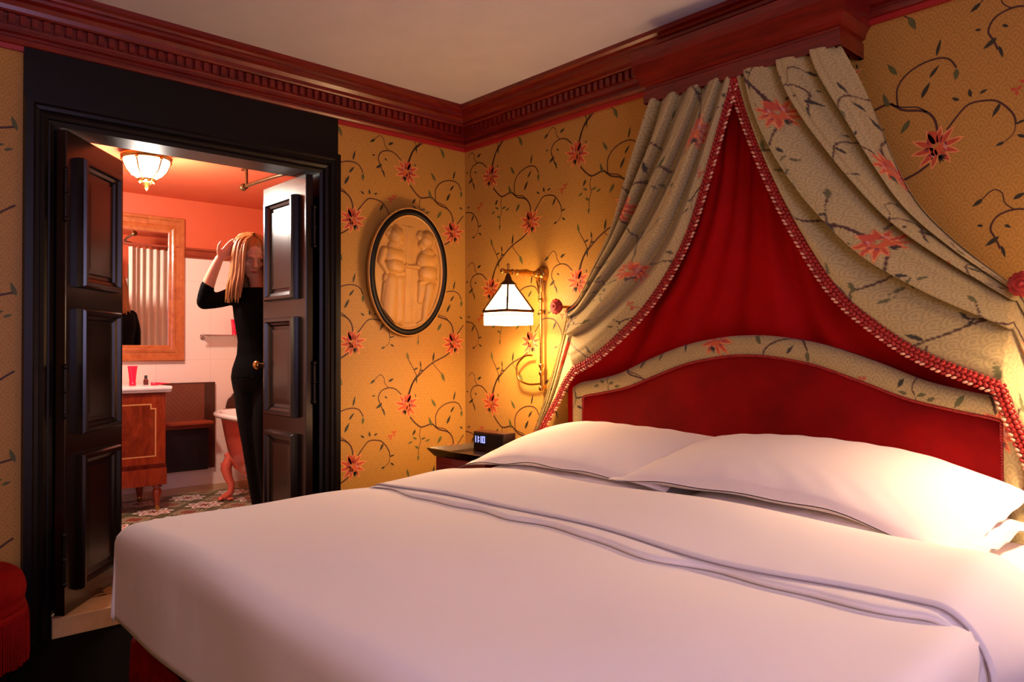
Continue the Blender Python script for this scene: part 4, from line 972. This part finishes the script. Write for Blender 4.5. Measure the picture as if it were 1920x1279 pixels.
# shower rail and curtain
sr = thing('shower_rail', 'bronze shower curtain rail hung from the bathroom ceiling', 'curtain rail', (-1.1, -.88, BC))
m = MB(); pth = smoothpath([(-1.12, -.885, 2.20), (-.85, -.875, 2.20), (-.60, -.84, 2.20), (-.44, -.72, 2.20), (-.40, -.50, 2.20), (-.40, -.20, 2.20), (-.40, BYR, 2.20)], 10); m.tube([tuple(p) for p in pth], .011); m.build('rail', 'bronze', sr)
m = MB(); m.ball((-1.135, -.885, 2.20), .024); m.lathe([(.018, -.012), (.018, .012)], (-1.11, -.885, 2.20), axis='x'); m.build('end_cap', 'bronze', sr)
m = MB(); m.tube([(-1.085, -.885, 2.20), (-1.085, -.885, BC)], .009); m.box((-1.15, -.893, BC-.012), (-1.02, -.877, BC)); m.build('ceiling_support', 'bronze', sr)
sc_ = thing('shower_curtain', 'cream shower curtain gathered beside the tub, seen in the mirror', 'shower curtain', (-.42, -.5, BZ))
Q = resample(np.array(pth)[26:, :2], 200); Q = Q[: int(200*.9)]; m = MB(); D = np.gradient(Q, axis=0); D /= np.linalg.norm(D, axis=1)[:, None]; Nn = np.stack([-D[:, 1], D[:, 0]], 1)
rows = []
for z in np.linspace(2.165, .22, 30):
    w = .024*np.sin(np.arange(len(Q))*.42+.3*math.sin(z*2)); rows.append(np.c_[Q+Nn*w[:, None], np.full(len(Q), z)])
m.grid(np.array(rows)); m.build('cloth', 'shower', sc_)
for i in range(4, len(Q), 14):
    m = MB(); c = Vector((*Q[i], 2.19)); n = Vector((*Nn[i], 0)); m.tube([c+n*.02*math.cos(a)+Vector((0, 0, .022*math.sin(a))) for a in np.linspace(0, 2*math.pi, 15)], .003, 6, cap=False); m.build('ring', 'bronze', sc_)
pf = thing('framed_picture', 'small dark framed picture on the bathroom side of the door wall, seen in the mirror', 'picture', (-.18, -.60, 1.8))
m = MB(); m.sweep([(-.72, 1.62), (-.44, 1.62), (-.44, 2.02), (-.72, 2.02)], [(0, 0), (0, .02), (.03, .02), (.035, .01)], lambda u, v, h: (-WT-.014-h, u, v), closed=True); m.build('frame', 'darkwood', pf)
M['art'] = plain('grey_blue_print', '8a8f98', .4, var=.3, vs=9)
m = MB(); m.add([(-WT-.022, -.69, 1.65), (-WT-.022, -.47, 1.65), (-WT-.022, -.47, 1.99), (-WT-.022, -.69, 1.99)], [(0, 1, 2, 3)], 0, False); m.build('print', 'art', pf)

# ------------------------------------------------------------------ person in the bathroom
PO = Vector((-.815, -.943, 0)); EA = Vector((.676, .737, 0)); EB = Vector((.737, -.676, 0))
W = lambda a, b, z: PO+EA*a*.99+EB*b+Vector((0, 0, z+max(0, z-1.16)*.005))
ps = thing('person', 'woman in black top and trousers lifting one arm to her long blonde hair', 'person', (PO.x, PO.y, BZ))
def limb(m, pts, rs, seg=14, flat=None):
    P = smoothpath(pts, 5); q = np.interp(np.linspace(0, len(rs)-1, len(P)), range(len(rs)), rs)
    m.tube([W(*p) for p in P], list(q), seg); m.ball(W(*P[0]), q[0]); m.ball(W(*P[-1]), q[-1])
def torso(m, e=0., lo=.93, hi=1.56):
    prof = [(.93, .158, .105, .035), (1.0, .170, .118, .035), (1.06, .158, .110, .032), (1.14, .130, .092, .03), (1.22, .122, .088, .028), (1.30, .134, .096, .027), (1.38, .148, .104, .028), (1.45, .158, .096, .03), (1.50, .150, .078, .03), (1.535, .105, .062, .028), (1.565, .052, .052, .02)]
    P = []
    for z, ra, rb_, ca in prof:
        if lo <= z <= hi: P.append([W(ca+(ra+e)*math.cos(t), (rb_+e)*math.sin(t), z) for t in np.linspace(0, 2*math.pi, 28, endpoint=False)])
    m.grid(P, cv=True); m.add(P[0][::-1], [tuple(range(28))]); m.add(P[-1], [tuple(range(28))])
ARM_R = [(-.115, 0, 1.50), (-.20, .015, 1.468), (-.295, .03, 1.452)]; FORE_R = [(-.295, .03, 1.452), (-.255, .055, 1.57), (-.185, .085, 1.70)]
ARM_L = [(.175, -.005, 1.49), (.215, -.02, 1.36), (.225, -.02, 1.22)]; FORE_L = [(.225, -.02, 1.22), (.225, .03, 1.10), (.205, .09, .99)]
LEG_R = [(-.04, .0, 1.0), (-.025, .02, .80), (.0, .035, .60), (.018, .01, .40), (.035, -.02, .17)]
LEG_L = [(.100, .02, 1.0), (.088, .06, .80), (.086, .07, .60), (.098, .05, .40), (.11, .02, .17)]
# head frame: looking down towards the door leaf
hf = (EA*.55+EB*.80+Vector((0, 0, -.42))).normalized(); hr = hf.cross(Vector((0, 0, 1))).normalized()*-1; hu = hr.cross(hf)*-1
if hu.z < 0: hu = -hu
HCt = W(-.012, .035, 1.715); Hd = lambda r_, f, u: HCt+hr*r_+hf*f+hu*u
HR = Matrix((hr, hf, hu)).transposed()
def head(m):
    m.ball(Hd(0, -.012, .028), (.074, .092, .090), rot=HR, n=20, m=14); m.ball(Hd(0, .020, -.030), (.060, .066, .082), rot=HR, n=18, m=12)
    m.ball(Hd(0, .040, -.092), (.034, .034, .026), rot=HR); m.ball(Hd(0, .074, .022), (.052, .014, .012), rot=HR)
    m.tube([Hd(0, .078, .018), Hd(0, .092, -.010), Hd(0, .100, -.030)], [.008, .010, .013], 8); m.ball(Hd(0, .096, -.032), (.016, .012, .009), rot=HR)
    for s in (-1, 1):
        m.ball(Hd(s*.036, .060, -.022), (.022, .020, .020), rot=HR); m.ball(Hd(s*.074, -.012, -.008), (.010, .018, .030), rot=HR)
    m.ball(Hd(0, .078, -.060), (.024, .014, .010), rot=HR)
def hand(m, wrist, dirn, spread, nrm, curl):
    # palm, four unequal bent fingers and a thumb from the side of the palm
    w = wrist; d = dirn.normalized(); sp = (spread-d*spread.dot(d)).normalized(); n = d.cross(sp)
    if n.dot(nrm) < 0: n = -n
    rot = Matrix((sp, d, n)).transposed()
    m.ball(w+d*.045, (.038, .052, .015), rot=rot, n=14, m=10)
    for k, L in enumerate((.066, .075, .070, .055)):
        o = w+d*.084+sp*(.030-.020*k); fd = (d+sp*(.10-.07*k)).normalized()
        p1 = o+fd*L*.42; p2 = p1+(fd*math.cos(curl)-n*-1*math.sin(curl)*1).normalized()*L*.33; p3 = p2+(fd*math.cos(2*curl)+n*math.sin(2*curl)).normalized()*L*.28
        m.tube([o-fd*.02, o, p1, p2, p3], [.0085, .0088, .0080, .0074, .0055], 8); m.ball(p3, .0056, 0, 8, 6)
    o = w+d*.025+sp*.030; q = (d*.6+sp*.8).normalized(); m.tube([o-q*.012, o+q*.022, o+q*.045+d*.008, o+q*.055+d*.028], [.012, .0105, .0092, .006], 8); m.ball(o+q*.055+d*.028, .006)
def remesh(m, name, mat, vox, parent, smooth=4):
    o = m.build(name, mat, None); r_ = o.modifiers.new('union', 'REMESH'); r_.mode = 'VOXEL'; r_.voxel_size = vox; r_.use_smooth_shade = True
    s_ = o.modifiers.new('relax', 'SMOOTH'); s_.iterations = smooth; s_.factor = .5
    dgp = bpy.context.evaluated_depsgraph_get(); me = bpy.data.meshes.new_from_object(o.evaluated_get(dgp)); old = o.data
    o.modifiers.clear(); o.data = me; bpy.data.meshes.remove(old); me.name = name
    if not me.materials: me.materials.append(M[mat])
    adopt(o, parent); return o
b = MB(); torso(b); limb(b, [(.02, 0, 1.54), (.008, .012, 1.60), (.0, .02, 1.66)], [.05, .046, .046]); head(b)
limb(b, ARM_R, [.046, .040, .036]); limb(b, FORE_R, [.036, .036, .024]); limb(b, ARM_L, [.046, .040, .035]); limb(b, FORE_L, [.035, .034, .024])
limb(b, LEG_R, [.088, .070, .054, .050, .034]); limb(b, LEG_L, [.088, .070, .054, .050, .034])
for L in (LEG_R, LEG_L): q = L[-1]; limb(b, [(q[0], q[1]-.03, .125), (q[0]+.01, q[1]+.06, .115), (q[0]+.02, q[1]+.14, .102)], [.034, .034, .022])
wr = W(*FORE_R[-1]); hand(b, wr, W(-.085, .075, 1.80)-wr, EB*.6-EA*.4+Vector((0, 0, .2)), EA, .35)
wl = W(*FORE_L[-1]); hand(b, wl, EB*.5-Vector((0, 0, .9)), EB, -EA, .3)
remesh(b, 'body', 'skin', .0055, ps, 3)
t_ = MB(); torso(t_, .009, .99, 1.54); limb(t_, ARM_R, [.056, .048, .045]); limb(t_, [FORE_R[0], (-.284, .04, 1.49), (-.268, .052, 1.545)], [.045, .044, .039]); limb(t_, ARM_L, [.056, .048, .043]); limb(t_, FORE_L, [.043, .042, .030])
remesh(t_, 'black_top', 'blackcloth', .008, ps, 3)
t_ = MB(); torso(t_, .007, .93, 1.07); limb(t_, LEG_R, [.096, .078, .062, .057, .045]); limb(t_, LEG_L, [.096, .078, .062, .057, .045])
remesh(t_, 'trousers', 'denim', .008, ps, 3)
for L in (LEG_R, LEG_L):
    q = L[-1]; t_ = MB(); limb(t_, [(q[0], q[1]-.035, .128), (q[0]+.01, q[1]+.06, .122), (q[0]+.02, q[1]+.15, .108)], [.040, .040, .026]); t_.box((-.0001, -.0001, 0), (0, 0, .0001), 0, Matrix.Translation(W(q[0], q[1], .12)))
    c = W(q[0], q[1]-.05, 0); t_.tube([c+Vector((0, 0, BZ+.002)), c+Vector((0, 0, .13))], [.014, .026]); t_.build('shoe', 'shoe', ps)
h = MB()
h.ball(Hd(0, -.026, .036), (.089, .098, .098), rot=HR, n=22, m=14)
r2 = np.random.default_rng(11)
for k in range(150):
    t = k/150; side = -1 if k % 2 else 1
    ang = R(38)+R(142)*r2.random()                        # from the temples round to the nape
    st_ = Hd(side*.080*math.sin(ang), .085*math.cos(ang)-.02, .055+.035*r2.random())
    crown_ = Hd(side*.010, .01-.05*r2.random(), .128)
    out = hr*side*math.sin(ang)*.05+hf*math.cos(ang)*.035
    L = 1.44+.05*r2.random()
    mid = Vector((st_.x, st_.y, 1.62))+out*.75; end = Vector((st_.x, st_.y, L))+out*(.75+.6*r2.random())-EA*.012
    pth = smoothpath([crown_, st_+out*.25, mid, (mid+end)/2+out*.15*math.sin(k), end], 5); n = len(pth)
    h.tube([tuple(p) for p in pth], [.011*(1-.75*(i/(n-1))**3) for i in range(n)], 6, cap=False)
h.build('hair', 'hair', ps)
e = MB(); e.ball(Hd(0, .091, -.060), (.019, .006, .006), rot=HR); e.build('lips', 'lips', ps)
for s in (-1, 1):
    e = MB(); e.tube([Hd(s*.018, .083, -.002), Hd(s*.030, .083, -.008), Hd(s*.042, .076, -.003)], [.0014, .002, .0014], 6); e.build('eyelash', 'hair', ps)
    e = MB(); e.tube([Hd(s*.014, .087, .022), Hd(s*.032, .086, .028), Hd(s*.048, .072, .022)], [.002, .003, .0015], 6); e.build('eyebrow', 'hair', ps)
